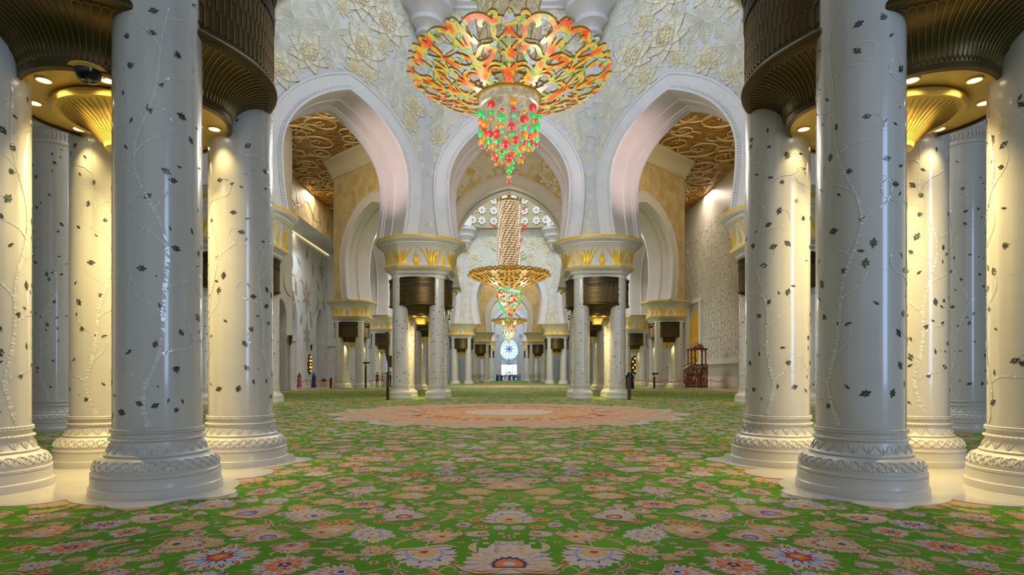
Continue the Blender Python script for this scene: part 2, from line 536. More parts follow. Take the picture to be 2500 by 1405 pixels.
def wall_face(mb, Ai, Bi, Ao, Bo, R, hc, ap, htop, rel_in=0, rel_out=0, seed=1, teeth=True, detail=2):
    """one pierced side of an octagonal dome wall. Ai,Bi inner corners, Ao,Bo outer corners. materials:
    0 wall 1 relief 2 vein 3 goldline 4 arch 5 soffit 6 outer wall"""
    Ai, Bi, Ao, Bo = Vector(Ai), Vector(Bi), Vector(Ao), Vector(Bo)
    d = (Bi - Ai).normalized()
    nn = Vector((-d.y, d.x))      # points inward
    mid = (Ai + Bi) / 2
    T = abs((Ao - Ai).dot(nn))
    # depth: 0 at inner face, T at the outer one

    def P(u, h, dep):
        q = mid + d * u - nn * dep
        return (q.x, q.y, h)
    band = 0.95
    ol = outline(R, hc, ap, band - 0.05)
    for face, (A, B, dep, mi) in enumerate(((Ai, Bi, 0.0, 0), (Ao, Bo, T, 6))):
        uA, uB = (A - mid).dot(d), (B - mid).dot(d)
        bd = []
        for (u, h) in ol:
            if h <= hc:
                bd.append((uA if u < 0 else uB, h))
            else:
                du, dh = u, h - hc
                t = (htop - hc) / dh if dh > 1e-6 else 1e9
                lim = (uA if du < 0 else uB)
                t2 = lim / du if abs(du) > 1e-6 else 1e9
                t = min(t, t2)
                bd.append((du * t, hc + dh * t))
        for i in range(len(ol) - 1):
            a, b = ol[i], ol[i + 1]
            c, e = bd[i + 1], bd[i]
            mb.quad(P(*a, dep), P(*b, dep), P(*c, dep), P(*e, dep), mi)
            if abs(e[1] - htop) > 1e-4 and abs(c[1] - htop) < 1e-4:
                mb.add([P(*e, dep), P(*c, dep), P(uA, htop, dep)], [(0, 1, 2)], mi)
            if abs(e[1] - htop) < 1e-4 and abs(c[1] - htop) > 1e-4:
                mb.add([P(*e, dep), P(*c, dep), P(uB, htop, dep)], [(0, 1, 2)], mi)
    # foot
    for s, A, B in ((-1, Ai, Ao), (1, Bi, Bo)):
        w = outline(R, hc, ap, 0)[0][0]
        mb.quad(P(s * abs(w), SPRING, 0), P((A - mid).dot(d), SPRING, 0), P((B - mid).dot(d), SPRING, T), P(s * abs(w), SPRING, T), 4)
    # archivolts and stepped soffit
    sw = [(0.0, band, 4), (-0.14, band, 4), (-0.14, band - 0.1, 4), (-0.10, band - 0.14, 4), (-0.10, 0.16, 4), (-0.16, 0.12, 4), (-0.16, 0.02, 4), (-0.05, 0.0, 5), (0.55 * T - .35, 0.0, 5),
          (0.55 * T - .3, -0.06, 5), (0.55 * T - .15, -0.06, 5), (0.55 * T - .1, 0.03, 5), (0.8 * T, 0.03, 5), (0.8 * T + .04, -0.05, 5), (0.86 * T, -0.05, 5), (0.87 * T, -0.12, 5), (T + 0.05, -0.12, 4), (T + 0.14, -0.1, 4),
          (T + 0.14, 0.12, 4), (T + 0.1, 0.16, 4), (T + 0.1, band - 0.14, 4), (T + 0.14, band - 0.1, 4), (T + 0.14, band, 4), (T, band, 4)]
    rows = [[P(u, h, dep) for (u, h) in outline(R, hc, ap, o)] for dep, o, _ in sw]
    for i in range(len(rows) - 1):
        mb.grid([rows[i], rows[i + 1]], sw[i][2] if sw[i][2] == sw[i + 1][2] else 4)
    if teeth:
        o2 = outline(R, hc, ap, 0.20, 12, 40)
        L = 0
        last = None
        for i in range(len(o2) - 1):
            a, b = Vector(o2[i]), Vector(o2[i + 1])
            seg = (b - a).length
            k = max(1, int(seg / 0.13))
            for j in range(k):
                c = a + (b - a) * ((j + 0.5) / k)
                t = (b - a).normalized()
                nrm = Vector((-t.y, t.x))
                q = [c - t * 0.035 - nrm * 0.07, c + t * 0.035 - nrm * 0.07, c + t * 0.035 + nrm * 0.07, c - t * 0.035 + nrm * 0.07]
                stamp(mb, lambda u, h, z: P(u, h, -0.10 - z), [tuple(x) for x in q], 0.045, 4)
    # relief flowers
    rr = random.Random(seed)
    for side, on in ((0, rel_in), (1, rel_out)):
        if not on:
            continue
        if side == 0:
            def f(u, v, z):
                return P(u, v, -z)
            uA, uB = -(Bi - Ai).length / 2, (Bi - Ai).length / 2
        else:
            def f(u, v, z):
                return P(u, v, T + z)
            uA, uB = (Ao - mid).dot(d), (Bo - mid).dot(d)
        placed = []

        def clear(u, v, r):
            if v - r * 0.75 < SPRING + 0.2 or v + r * 0.8 > htop - 0.2 - (0 if side else 1.0) or u - r * .8 < uA or u + r * .8 > uB:
                return False
            for (a, b) in ol:
                if (a - u) ** 2 + (b - v) ** 2 < (r * 0.93) ** 2:
                    return False
            if v < hc:
                wv = R + band
                if abs(u) < wv:
                    return False
            elif u * u + (v - hc) ** 2 < (R + band) ** 2:
                return False
            for (a, b, r2) in placed:
                if (a - u) ** 2 + (b - v) ** 2 < (r + r2) ** 2 * 0.46:
                    return False
            return True
        for (rad, tries) in ((1.35, 400), (1.12, 700), (0.85, 900), (0.6, 1200), (0.42, 1200), (0.3, 900)):
            for _ in range(tries):
                u = rr.uniform(0, uB) if False else rr.uniform(uA, uB)
                v = rr.uniform(SPRING, htop)
                if clear(u, v, rad):
                    placed.append((u, v, rad))
        for k, (u, v, r) in enumerate(placed):
            if k % 2 == 0 and r > 0.45:
                lotus(mb, f, u, v, r, rr.random() * 3, detail)
            else:
                leafflower(mb, f, u, v, r, rr.random() * 3, detail if r > 0.5 else 1)


def dome_wall(name_fn, OCT, R, hc, ap, faces, rel_in, rel_out, detail, ins=1.0, outs=1.8):
    Pi, Po = offset_poly(OCT, ins), offset_poly(OCT, -outs)
    for i in faces:
        j = (i + 1) % 8
        mb = MB()
        wall_face(mb, Pi[i], Pi[j], Po[i], Po[j], R, hc, ap, TOPW, rel_in.get(i, 0), rel_out.get(i, 0), seed=11 + i,
                  teeth=detail > 1 and i in (3, 4, 5), detail=detail)
        o = mb.build(name_fn(i), [M['wall'], M['relief'], M['vein'], M['goldline'], M['arch'], M['soffit'], M['tan']])
        tag(o, kind='structure')


def cornice(OCT, name, ins=1.0, drum=3.5, mt='white'):
    mb = MB()
    prof = [(0.0, 22.9), (0.12, 22.95), (0.12, 23.1), (0.3, 23.25), (0.3, 23.35), (0.5, 23.5), (0.55, 23.75), (0.55, 23.85), (0.0, 23.9), (0.0, 24.4), (0.0, 24.4 + drum)]
    rows = [[(x, y, h) for x, y in offset_poly(OCT, ins + o)] for o, h in prof]
    mb.grid(rows, 0, True)
    for (x, y) in offset_poly(OCT, ins + 0.35):
        c = [(0.02, 20.6), (0.3, 20.7), (0.45, 20.95), (0.48, 21.1), (0.62, 21.15), (0.66, 21.25), (0.6, 21.35), (0.72, 21.6), (0.98, 21.75), (1.02, 21.9),
             (0.95, 22.0), (1.1, 22.3), (1.5, 22.6), (1.55, 22.8), (1.5, 22.9), (1.65, 23.2), (2.0, 23.5), (2.05, 23.8), (2.05, 23.9), (0, 23.9)]
        mb.lathe([(r, h) for r, h in c], 16, (x, y, 0), 0)
    o = mb.build(name, M['arch'])
    tag(o, kind='structure')


SIDE = {0: 'near', 1: 'near_right', 2: 'right', 3: 'far_right', 4: 'far', 5: 'far_left', 6: 'left', 7: 'near_left'}
dome_wall(lambda i: 'wall_' + SIDE[i], OCT1, 3.5, 12.5, 16.6, range(8), {3: 1, 4: 1, 5: 1, 2: 0, 6: 0}, {}, 2)
cornice(OCT1, 'trim_1', drum=1.6)
dome_wall(lambda i: 'wall_middle_' + SIDE[i], OCT2, 5.0, 13.2, 18.6, range(8), {3: 1, 4: 1, 5: 1}, {0: 1, 7: 0, 1: 0}, 1)
cornice(OCT2, 'trim_2', drum=0.2)
dome_wall(lambda i: 'wall_distant_' + SIDE[i], OCT3, 3.5, 12.5, 16.6, (0, 1, 3, 4, 5, 7), {4: 1}, {}, 1)
cornice(OCT3, 'trim_3', drum=0.5)


def outer_cornice(OCT, name):
    mb = MB()
    prof = [(0.0, 22.4), (0.15, 22.5), (0.15, 22.7), (0.35, 23.0), (0.8, 23.9), (0.95, 24.0), (0.95, 24.38)]
    rows = [[(x, y, h) for x, y in offset_poly(OCT, -1.8 - o)] for o, h in prof]
    mb.grid(rows, 0, True)
    tag(mb.build(name, M['cream']), kind='structure')


outer_cornice(OCT2, 'trim_4')
outer_cornice(OCT1, 'trim_5')

# ------------------------------------------------------------------ drum of the middle dome
mb = MB()
RD = 16.8
rows = []
for h, r in [(23.9, RD), (27, RD), (30, RD - .2), (33, RD - 1.2), (36, RD - 3.2), (39, RD - 7), (41, 5), (41.5, 0.05)]:
    rows.append([(r * cos(2 * pi * k / 64), D2 + r * sin(2 * pi * k / 64), h) for k in range(64)])
mb.grid(rows, 0, True)
PI2 = offset_poly(OCT2, 1.0)
ann = []
for k in range(64):
    a = 2 * pi * k / 64
    best = 99
    for i in range(8):
        (x1, y1), (x2, y2) = PI2[i], PI2[(i + 1) % 8]
        y1 -= D2
        y2 -= D2
        den = cos(a) * (y2 - y1) - sin(a) * (x2 - x1)
        if abs(den) > 1e-9:
            t = (x1 * (y2 - y1) - y1 * (x2 - x1)) / den
            if t > 0:
                best = min(best, t)
    ann.append(((best + .3) * cos(a), D2 + (best + .3) * sin(a), 23.92))
mb.grid([ann, [((RD - .02) * cos(2 * pi * k / 64), D2 + (RD - .02) * sin(2 * pi * k / 64), 23.92) for k in range(64)]], 1, True)


def drum(a, h, z, r=None):
    rr = (RD - 0.04) - z
    return (rr * sin(a), D2 + rr * cos(a), h)


for k in range(16):            # white ribs
    a = (k + 0.5) * pi / 8
    pts = [(a + 0.19 * (1 if s > 0 else -1) * (1 - t ** 3), 23.9 + 9 * t) for s in (-1, 1) for t in [i / 12 for i in range(13)]]
    for half in (pts[:13], pts[13:]):
        for i in range(12):
            (a1, h1), (a2, h2) = half[i], half[i + 1]
            w = 0.035
            q = [drum(a1 - w, h1, .25), drum(a1 + w, h1, .25), drum(a2 + w, h2, .25), drum(a2 - w, h2, .25)]
            mb.quad(*q, 1)
            mb.quad(drum(a1 - w, h1, 0), drum(a1 - w, h1, .25), drum(a2 - w, h2, .25), drum(a2 - w, h2, 0), 1)
            mb.quad(drum(a1 + w, h1, 0), drum(a1 + w, h1, .25), drum(a2 + w, h2, .25), drum(a2 + w, h2, 0), 1)
for k in range(32):            # star plaques and lit windows
    a = (k + 0.5) * pi / 16
    for h in (24.9, 26.5, 28.1):
        star = [((0.72 if i % 2 else 0.46) * cos(i * pi / 8), (0.72 if i % 2 else 0.46) * sin(i * pi / 8)) for i in range(16)]
        for da in (-0.043, 0.043):
            mb.add([drum(a + da + x / RD, h + y, .14) for x, y in star], [tuple(range(16))], 1)
            mb.add([drum(a + da + x * .4 / RD, h + y * .4, .16) for x, y in star], [tuple(range(16))], 0)
for k in range(16):
    a = k * pi / 8
    for h0, h1, w, mi in ((28.4, 33, 0.28, 2),):
        for da in (-0.125, 0.125):
            mb.quad(drum(a + da - w / RD, h0 - .1, .1), drum(a + da + w / RD, h0 - .1, .1), drum(a + da + w / RD, h1, .1), drum(a + da - w / RD, h1, .1), mi)
    mb.quad(drum(a - .05, 29.2, .1), drum(a + .05, 29.2, .1), drum(a + .05, 33, .1), drum(a - .05, 33, .1), 3)
tag(mb.build('wall_drum', [M['drumtan'], M['white'], M['glassday'], M['glassteal']]), kind='structure')

for nm, OC in (('ceiling_dome_1', OCT1), ('ceiling_dome_3', OCT3)):
    mb = MB()
    Pq = offset_poly(OC, .8)
    cxm, cym = sum(p[0] for p in Pq) / 8, sum(p[1] for p in Pq) / 8
    mb.grid([[(cxm + (x - cxm) * f, cym + (y - cym) * f, h) for x, y in Pq] for f, h in ((1.0, 24.4), (1.0, 28), (.9, 31), (.6, 34), (.01, 36))], 0, True)
    tag(mb.build(nm, M['cream']), kind='structure')

# ------------------------------------------------------------------ floor, ceiling, outer walls
mb = MB()
mb.box(-34, 34, -12, 152, -0.3, -0.02)
tag(mb.build('floor', M['floor'], smooth=False), kind='structure')


def holed(outer, holes, z):
    import bmesh
    bm = bmesh.new()
    es = []
    for loop in [outer] + holes:
        vs = [bm.verts.new((x, y, z)) for x, y in loop]
        for i in range(len(vs)):
            es.append(bm.edges.new((vs[i], vs[(i + 1) % len(vs)])))
    bmesh.ops.triangle_fill(bm, edges=es, use_beauty=True)
    me = bpy.data.meshes.new('ceiling')
    bm.to_mesh(me)
    bm.free()
    return me


me = holed([(-25, -6), (25.2, -6), (25.2, 151), (-25, 151)], [offset_poly(O, -0.5) for O in (OCT1, OCT2, OCT3)], TOPW)
me.materials.append(M['ceil'])
mb = MB()
V = [tuple(v.co) for v in me.vertices]
mb.add(V, [tuple(p.vertices) for p in me.polygons], 0)
rr = random.Random(8)


def spiral(cx, cy_, R, turns, a0, s, n=40, end=0.25):
    return [(cx + R * (1 - (1 - end) * t) * cos(a0 + s * turns * 2 * pi * t), cy_ + R * (1 - (1 - end) * t) * sin(a0 + s * turns * 2 * pi * t)) for t in [i / n for i in range(n + 1)]]


for sx in (-1, 1):
    cs = []
    for _ in range(900):
        x, y, r = rr.uniform(9, 24), rr.uniform(37, 86), rr.choice((2.4, 1.8, 1.2))
        if x + r > 24.8 or any((x - a) ** 2 + (y - b) ** 2 < (r + c) ** 2 * 0.55 for a, b, c in cs):
            continue
        cs.append((x, y, r))
    for (x, y, r) in cs:
        a0 = rr.uniform(0, 6.28)
        s = rr.choice((-1, 1))
        mb.tube([(sx * a, b, TOPW - 0.12) for a, b in spiral(x, y, r, 1.4, a0, s)], lambda t: 0.12 - 0.06 * t, 4, 1)
        mb.tube([(sx * a, b, TOPW - 0.10) for a, b in spiral(x + r * 1.2 * cos(a0), y + r * 1.2 * sin(a0), r, .5, a0 + pi, -s)], 0.08, 4, 1)
        mb.sphere((sx * x, y, TOPW - .12), .14, 6, 1, .5)
    for _ in range(800):
        x, y = rr.uniform(8.5, 24.5), rr.uniform(36, 88)
        mb.tube([(sx * a, b, TOPW - 0.05) for a, b in spiral(x, y, rr.uniform(.4, .9), rr.uniform(.7, 1.2), rr.uniform(0, 6), rr.choice((-1, 1)), 14)], 0.05, 3, 2)
o = mb.build('ceiling', [M['ceil'], M['ceilcream'], M['ceilgold']])
tag(o, kind='structure')
bpy.data.meshes.remove(me)

# right (qibla) wall
XR = 25.0
mb = MB()
mb.box(XR, XR + 0.6, -6, 151, 0, TOPW, 0)
mb.box(XR - 0.25, XR, -6, 151, 0, 1.1, 0)
mb.box(XR - 0.32, XR, 56, 100, 2.7, 3.0, 0)


def fr(u, v, z):
    return (XR - z, u, v)


for i in range(26):            # lace band above the dado
    for j in range(3):
        u0 = 56 + i * 1.0 + j * .33
        mb.tube([fr(u0, 1.25, .06), fr(u0 + .33, 2.5, .06)], .02, 3, 1)
        mb.tube([fr(u0 + .33, 1.25, .06), fr(u0, 2.5, .06)], .02, 3, 1)
for j in range(11):            # shield panels with a line of script in each
    for i in range(16):
        u, v = 56.6 + i * 2.1 + (j % 2) * 1.05, 4.4 + j * 1.55
        if 73.4 < u < 80.4 and v < 11.2:
            continue
        w, h = .62, .78
        pts = [(-w, -h * .5), (0, -h * 1.25), (w, -h * .5), (w, h * .5), (w * .5, h * .85), (0, h * .7), (-w * .5, h * .85), (-w, h * .5)]
        mb.tube([fr(u + a, v + b, .04) for a, b in pts], .022, 3, 1, True)
        stamp(mb, fr, [(u + a * .9, v + b * .9) for a, b in pts], .02, 0)
        for q in range(3):
            x0 = -.3 + q * .2
            mb.tube([fr(u + (x0 + .18 * t) * .9, v - .05 + .10 * sin(5 * t + q + i) + .05 * q, .05) for t in (0, .25, .5, .75, 1)], .011, 3, 2)
        if rr.random() < .75:
            a0 = rr.uniform(2.6, 5.2)
            cu, cv, rad = u + 1.05, v + rr.uniform(-.4, .4), rr.uniform(.35, .55)
            mb.tube([fr(cu + rad * cos(a0 + t * 2.4), cv + rad * sin(a0 + t * 2.4), .06) for t in [k / 8 for k in range(9)]],
                    lambda t: .015 + .05 * sin(pi * t), 4, 3)
# twining vines between the panels
for i in range(26):
    u = 56 + i * 1.05
    mb.tube([fr(u + .28 * sin(v * 1.8 + i), v, .03) for v in [3.4 + k * .45 for k in range(40)]], .016, 3, 1)
tag(mb.build('wall_right', [M['qibla'], M['outline'], M['ink'], M['curl']], smooth=False), kind='structure')

# prayer niche with a gilded lattice
root = bpy.data.objects.new('gilded_niche', None)
COL.objects.link(root)
root.location = (XR, 77, 0)
tag(root, 'tall arched niche of gilded vertical bars in a white frame on the right wall', 'niche')
mb = MB()
mb.box(-.35, 0, -3.1, -2.3, 0, 11.0)
mb.box(-.35, 0, 2.3, 3.1, 0, 11.0)
mb.box(-.4, 0, -3.3, 3.3, 11.0, 11.5)
note(mb.build('frame', M['white'], root, False))
mb = MB()
pts = [(-2.0, 0.0), (-2.0, 8)] + [(-2.0 * cos(i * pi / 16), 8 + 2.2 * sin(i * pi / 16)) for i in range(1, 16)] + [(2.0, 8), (2.0, 0.0)]
mb.add([(-.02, u, v) for u, v in pts], [tuple(range(len(pts)))])
for i in range(9):
    u = -1.8 + i * .45
    mb.tube([(-.08, u + .12 * sin(v * 2.2), v) for v in [k * .4 for k in range(int((8 + 2.1 * sqrt(max(0, 1 - (u / 2.05) ** 2))) / .4))]], .1, 4)
note(mb.build('gilded_bars', M['gold'], root))

# left walls
mb = MB()
XL = -20.2


def arch_panel(mb, P, u0, u1, h1, openings, depth, mi=0, mi2=0):
    """vertical wall along u with horseshoe openings (centre, half width, spring, top)"""
    ops = sorted(openings)
    cur = u0
    for (c, w, sp, tp) in ops:
        mb.quad(P(cur, 0, 0), P(c - w - .6, 0, 0), P(c - w - .6, h1, 0), P(cur, h1, 0), mi)
        ol = [(c - w, 0), (c - w, sp - .5), (c - w - .02, sp)]
        hc = sp + (tp - sp) * .42
        for i in range(17):
            ph = -0.45 + (pi + .9) * i / 16
            rx = w * 1.12
            ol.append((c - rx * cos(ph), hc + (tp - hc) * sin(ph) + .12 * (tp - hc) * (1 - abs(cos(ph))) ** 2))
        ol += [(c + w + .02, sp), (c + w, sp - .5), (c + w, 0)]
        a, b = c - w - .6, c + w + .6
        bd = []
        for (x, h) in ol:
            if h <= hc:
                bd.append((a if x < c else b, h))
            else:
                du, dh = x - c, h - hc
                t = (h1 - hc) / dh
                if abs(du) > 1e-6:
                    t = min(t, (b - c) / abs(du))
                bd.append((c + du * t, hc + dh * t))
        for i in range(len(ol) - 1):
            mb.quad(P(*ol[i], 0), P(*ol[i + 1], 0), P(*bd[i + 1], 0), P(*bd[i], 0), mi)
            e, f2 = bd[i], bd[i + 1]
            if e[1] < h1 - 1e-4 and f2[1] > h1 - 1e-4:
                mb.add([P(*e, 0), P(*f2, 0), P(a, h1, 0)], [(0, 1, 2)], mi)
            if e[1] > h1 - 1e-4 and f2[1] < h1 - 1e-4:
                mb.add([P(*e, 0), P(*f2, 0), P(b, h1, 0)], [(0, 1, 2)], mi)
            mb.quad(P(*ol[i], 0), P(*ol[i + 1], 0), P(*ol[i + 1], depth), P(*ol[i], depth), mi2)
        mb.tube([P(x + (.14 if x > c else -.14), h + (.1 if h > hc else 0), -.04) for x, h in ol], .14, 4, mi2)
        mb.quad(P(c - w * 1.2, 0, depth), P(c + w * 1.2, 0, depth), P(c + w * 1.2, tp + .6, depth), P(c - w * 1.2, tp + .6, depth), mi)
        cur = c + w + .6
    mb.quad(P(cur, 0, 0), P(u1, 0, 0), P(u1, h1, 0), P(cur, h1, 0), mi)


arch_panel(mb, lambda u, h, d: (XL - d, u, h), -6, 53.4, TOPW, [(50.6, 1.0, 4.6, 7.9), (42, 1.5, 4.6, 8.4)], 1.6, 0, 0)
mb.quad((XL, 53.4, 0), (XL - 2.6, 53.4, 0), (XL - 2.6, 53.4, TOPW), (XL, 53.4, TOPW), 0)
mb.quad((XL - 2.6, 53.4, 0), (XL - 2.6, 53.4, TOPW), (XL - 2.6, -6, TOPW), (XL - 2.6, -6, 0), 0)
mb.box(XL, XL + .3, 52.2, 53.4, 0, 4.5, 0)
mb.box(XL, XL + .48, 52.0, 53.5, 4.5, 5.0, 0)
mb.box(XL, XL + .38, 52.1, 53.45, 0, .6, 0)
rr2 = random.Random(4)


def inlay_leaf(mb, f, u, v, L, a, w=.3, mi=1):
    mb.add([f(u + rot(p, a)[0], v + rot(p, a)[1], .03) for p in petal(L, L * w, 6)], [tuple(range(13))], mi)


def inlay_star(mb, f, u, v, R, mi=1):
    for i in range(6):
        inlay_leaf(mb, f, u, v, R * (1.1 if i % 3 == 0 else .85), i * pi / 3, .36, mi)
    mb.add([f(u + R * .14 * cos(i), v + R * .14 * sin(i), .05) for i in range(6)], [(0, 1, 2, 3, 4, 5)], 3)


def fl0(u, v, z):
    return (XL + z, u, v)


for (u, v, L, a) in ((47.5, 9.8, 2.4, .2), (46.2, 14.6, 2.6, -.3), (49.8, 16.5, 2.4, .1), (51.8, 13.6, 2.2, -.2), (44, 11.0, 2.4, .4), (50.5, 11.2, 1.8, -.5)):
    inlay_leaf(mb, fl0, u, v, L, a, .28, 1)
for k in range(5):
    c = (44 + k * 2.2, 10.2 + (k % 2) * 3)
    mb.tube([fl0(c[0] + 1.5 * cos(t), c[1] + 1.5 * sin(t), .03) for t in [3 + i * .25 for i in range(14)]], .05, 3, 3)
tag(mb.build('wall_left', [M['wall'], M['petal_o'], M['petal_g'], M['stem']], smooth=False), kind='structure')

# recessed middle part of the left wall, with a deep lit soffit
XM = -28.5
mb = MB()
arch_panel(mb, lambda u, h, d: (XM - d, u, h), 53.4, 90, 20.3, [(86.2, 1.75, 5.2, 11.0), (74.2, 2.2, 5.2, 12.6), (60, 2.2, 5.2, 12.6)], 2.2, 0, 0)
mb.quad((XM, 53.4, 20.3), (-25, 53.4, 20.3), (-25, 90, 20.3), (XM, 90, 20.3), 0)
mb.quad((-25, 53.4, 20.3), (-25, 90, 20.3), (-25, 90, TOPW), (-25, 53.4, TOPW), 4)


def flm(u, v, z):
    return (XM + z, u, v)


def flu(u, v, z):
    return (-25 + z, u, v)


for (u, v, r) in ((80.6, 12.3, 2.3), (80.8, 6.9, 2.1), (87.2, 17.2, 1.9), (70.5, 16.5, 2.2), (68, 9.5, 2.2)):
    inlay_star(mb, flm, u, v, r, 2)
for (u, v, L, a) in ((78.6, 16.0, 2.2, .9), (83.6, 15.8, 2.4, .35), (80.5, 17.6, 2.2, -.3), (77.0, 12.0, 2.5, .3), (85.0, 10.6, 2.2, -.3), (88.4, 11.2, 2.4, .25),
                     (78.4, 8.2, 2.0, -.3), (82.8, 8.2, 2.2, .3), (75.5, 15.5, 2.2, .2), (86, 14, 1.8, .6), (89, 14.6, 1.6, -.4)):
    inlay_leaf(mb, flm, u, v, L, a, .32, 1)
for (u, v, r, a0, a1) in ((78.4, 12.4, 2.0, 0, 3.4), (82.9, 12.2, 2.0, 3.1, 6.4), (80.6, 15.4, 2.2, 3.4, 6.0), (84.8, 15.4, 2.0, 0, 2.9), (76, 16.6, 2.0, 3.2, 6.2),
                          (86.5, 14.4, 2.2, 3.0, 6.2), (77, 10, 1.5, 1, 4)):
    mb.tube([flm(u + r * cos(a0 + (a1 - a0) * t), v + r * sin(a0 + (a1 - a0) * t), .03) for t in [k / 12 for k in range(13)]], .06, 3, 3)
for (u, v, r) in ((70, 22.2, 1.5),):
    inlay_leaf(mb, flu, u - 2, v - 1.2, 2.2, .2, .3, 1)
    inlay_leaf(mb, flu, u + 3, v - 1.2, 2.4, -.3, .3, 1)
    inlay_leaf(mb, flu, u + 6, v - 1.0, 2.2, .3, .3, 1)
    inlay_leaf(mb, flu, u + 9, v - 1.4, 2.4, -.1, .3, 1)
mb.tube([flu(62 + k, 22.1 + .8 * sin(k * .9), .03) for k in range(24)], .05, 3, 3)
mb.box(XM + .10, XM + .22, 54, 90, 20.20, 20.28, 5)
# closing wall behind, with a doorway
mb.box(XM, -19.6, 90, 90.5, 5.6, TOPW, 0)
mb.box(XM, -26.6, 90, 90.5, 0, 5.6, 0)
mb.box(-25.2, -19.6, 90, 90.5, 0, 5.6, 0)
mb.box(XM, -20, 89.7, 90, 5.9, 6.5, 0)
mb.box(-26.9, -26.6, 89.8, 90.0, 0, 5.6, 0)
mb.box(-25.2, -24.9, 89.8, 90.0, 0, 5.6, 0)
tag(mb.build('wall_left_recess', [M['wall'], M['petal_o'], M['petal_g'], M['stem'], M['tan'], M['cove']], smooth=False), kind='structure')
area('cove_light', (XM + .5, 76, 20.1), (XM, 76, 15), .4, 26, 500, (1.0, .82, .5))
mb = MB()
mb.box(18.6, 25, 90, 90.5, 0, TOPW, 0)
mb.box(18.6, 25, 89.7, 90, 5.9, 6.5, 0)
tag(mb.build('wall_right_return', M['wall'], smooth=False), kind='structure')
mb = MB()
mb.box(-26.2, -25.6, 90.2, 90.3, 0, 5.4, 0)
tag(mb.build('door_1', M['wood'], smooth=False), kind='structure')

# end wall with the stained window
YE = 150.0
mb = MB()
WW = 2.3


def Pe(u, h, d):
    return (u, YE + d, h)


mb2 = MB()
arch_panel(mb2, Pe, -25, 25, TOPW, [(0, 2.05, 5.0, 11.0)], .8, 0, 0)
for s in (-1, 1):
    for k in range(3):
        x = s * (9 + k * 5)
        mb2.box(x - 1, x + 1, YE - .2, YE, 0, 5.5, 1)
    inlay_star(mb2, lambda u, v, z: (u, YE - z, v), s * 3.0, 11.6, .8, 1)
    mb2.tube([(s * (3.0 - .5 * sin(t)), YE - .04, 11.2 - t * .7) for t in [k * .3 for k in range(9)]], .04, 3, 2)
tag(mb2.build('wall_end', [M['wall'], M['petal_g'], M['stem']], smooth=False), kind='structure')
win = bpy.data.objects.new('window_1', None)
COL.objects.link(win)
win.location = (0, YE + .5, 0)
tag(win, kind='structure')
g = MB()
HC = 8.25
g.add([(2.6 * cos(k * pi / 24), 0, HC + 2.75 * sin(k * pi / 24)) for k in range(48)], [tuple(range(48))], 0)
g.box(-2.2, 2.2, 0.01, .03, 3.9, 6.2, 3)
g.box(-2.2, 2.2, 0.0, .03, 0.3, 4.2, 1)


def wf(u, v, z):
    return (u, -z, v)


for i in range(8):
    a = i * pi / 4
    stamp(g, wf, [(x, y + HC) for x, y in [rot(p, a) for p in petal(1.15, .5, 6)]], .04, 2, False)
    stamp(g, wf, [(x, y + HC) for x, y in [rot(p, a + pi / 8) for p in petal(1.9, .8, 6)]], .02, 1, False)
for i in range(16):
    a = i * pi / 8
    stamp(g, wf, [(x * 1.0 + 2.1 * cos(a), y + HC + 2.1 * sin(a)) for x, y in [rot(p, a) for p in petal(.5, .3, 5)]], .02, 1, False)
note(g.build('glass', [M['glassteal'], M['glassday'], M['glassblue'], M['glassgrey']], win, False))
t = MB()
for r in (2.6, 1.95, 1.2):
    t.tube([(r * cos(k * pi / 16), -.08, HC + r * sin(k * pi / 16)) for k in range(32)], .035, 4, 0, True)
for i in range(8):
    a = i * pi / 4
    for rr_, L in ((pi / 8, 1.95), (0, 1.2)):
        q = [(x, -.08, y + HC) for x, y in [rot(p, a + rr_) for p in petal(L, L * .42, 8)]]
        t.tube(q, .03, 3, 0, True)
    t.tube([(2 * cos(a), -.08, HC + 2 * sin(a)), (2.6 * cos(a), -.08, HC + 2.6 * sin(a))], .03, 3)
    q = [(x, -.08, y + 2.1) for x, y in [rot(p, a) for p in petal(.85, .3, 6)]]
    t.tube(q, .025, 3, 0, True)
for s in (-1, 1):
    t.tube([(s * 2.1, -.08, .2), (s * 2.1, -.08, 5.6)], .08, 4)
    t.tube([(s * .8, -.08, .2), (s * .8, -.08, 4.2)], .04, 4)
    t.tube([(s * .05, -.08, 4.0), (s * .8, -.08, 4.6), (s * 1.2, -.08, 5.4), (s * 2.1, -.08, 5.9)], .07, 4)
    t.tube([(s * .05, -.08, 4.2), (s * .35, -.08, 5.0), (0, -.08, 5.7)], .1, 4)
for h in (2.1, 4.25, 0.3):
    t.tube([(-2.1, -.08, h), (2.1, -.08, h)], .04, 4)
note(t.build('tracery', M['lead'], win))
area('recess_fill', (-22.6, 75, 13), (-28.5, 77, 6), 3, 14, 420, (.78, .88, 1.0))  # cool fill added inside the hall to brighten the recessed left wall
area('window_and_fill_light', (0, YE - .3, 6), (0, 100, 2), 4.5, 9, 500, (0.75, 0.88, 1.0))

# ------------------------------------------------------------------ columns
RS = 0.465


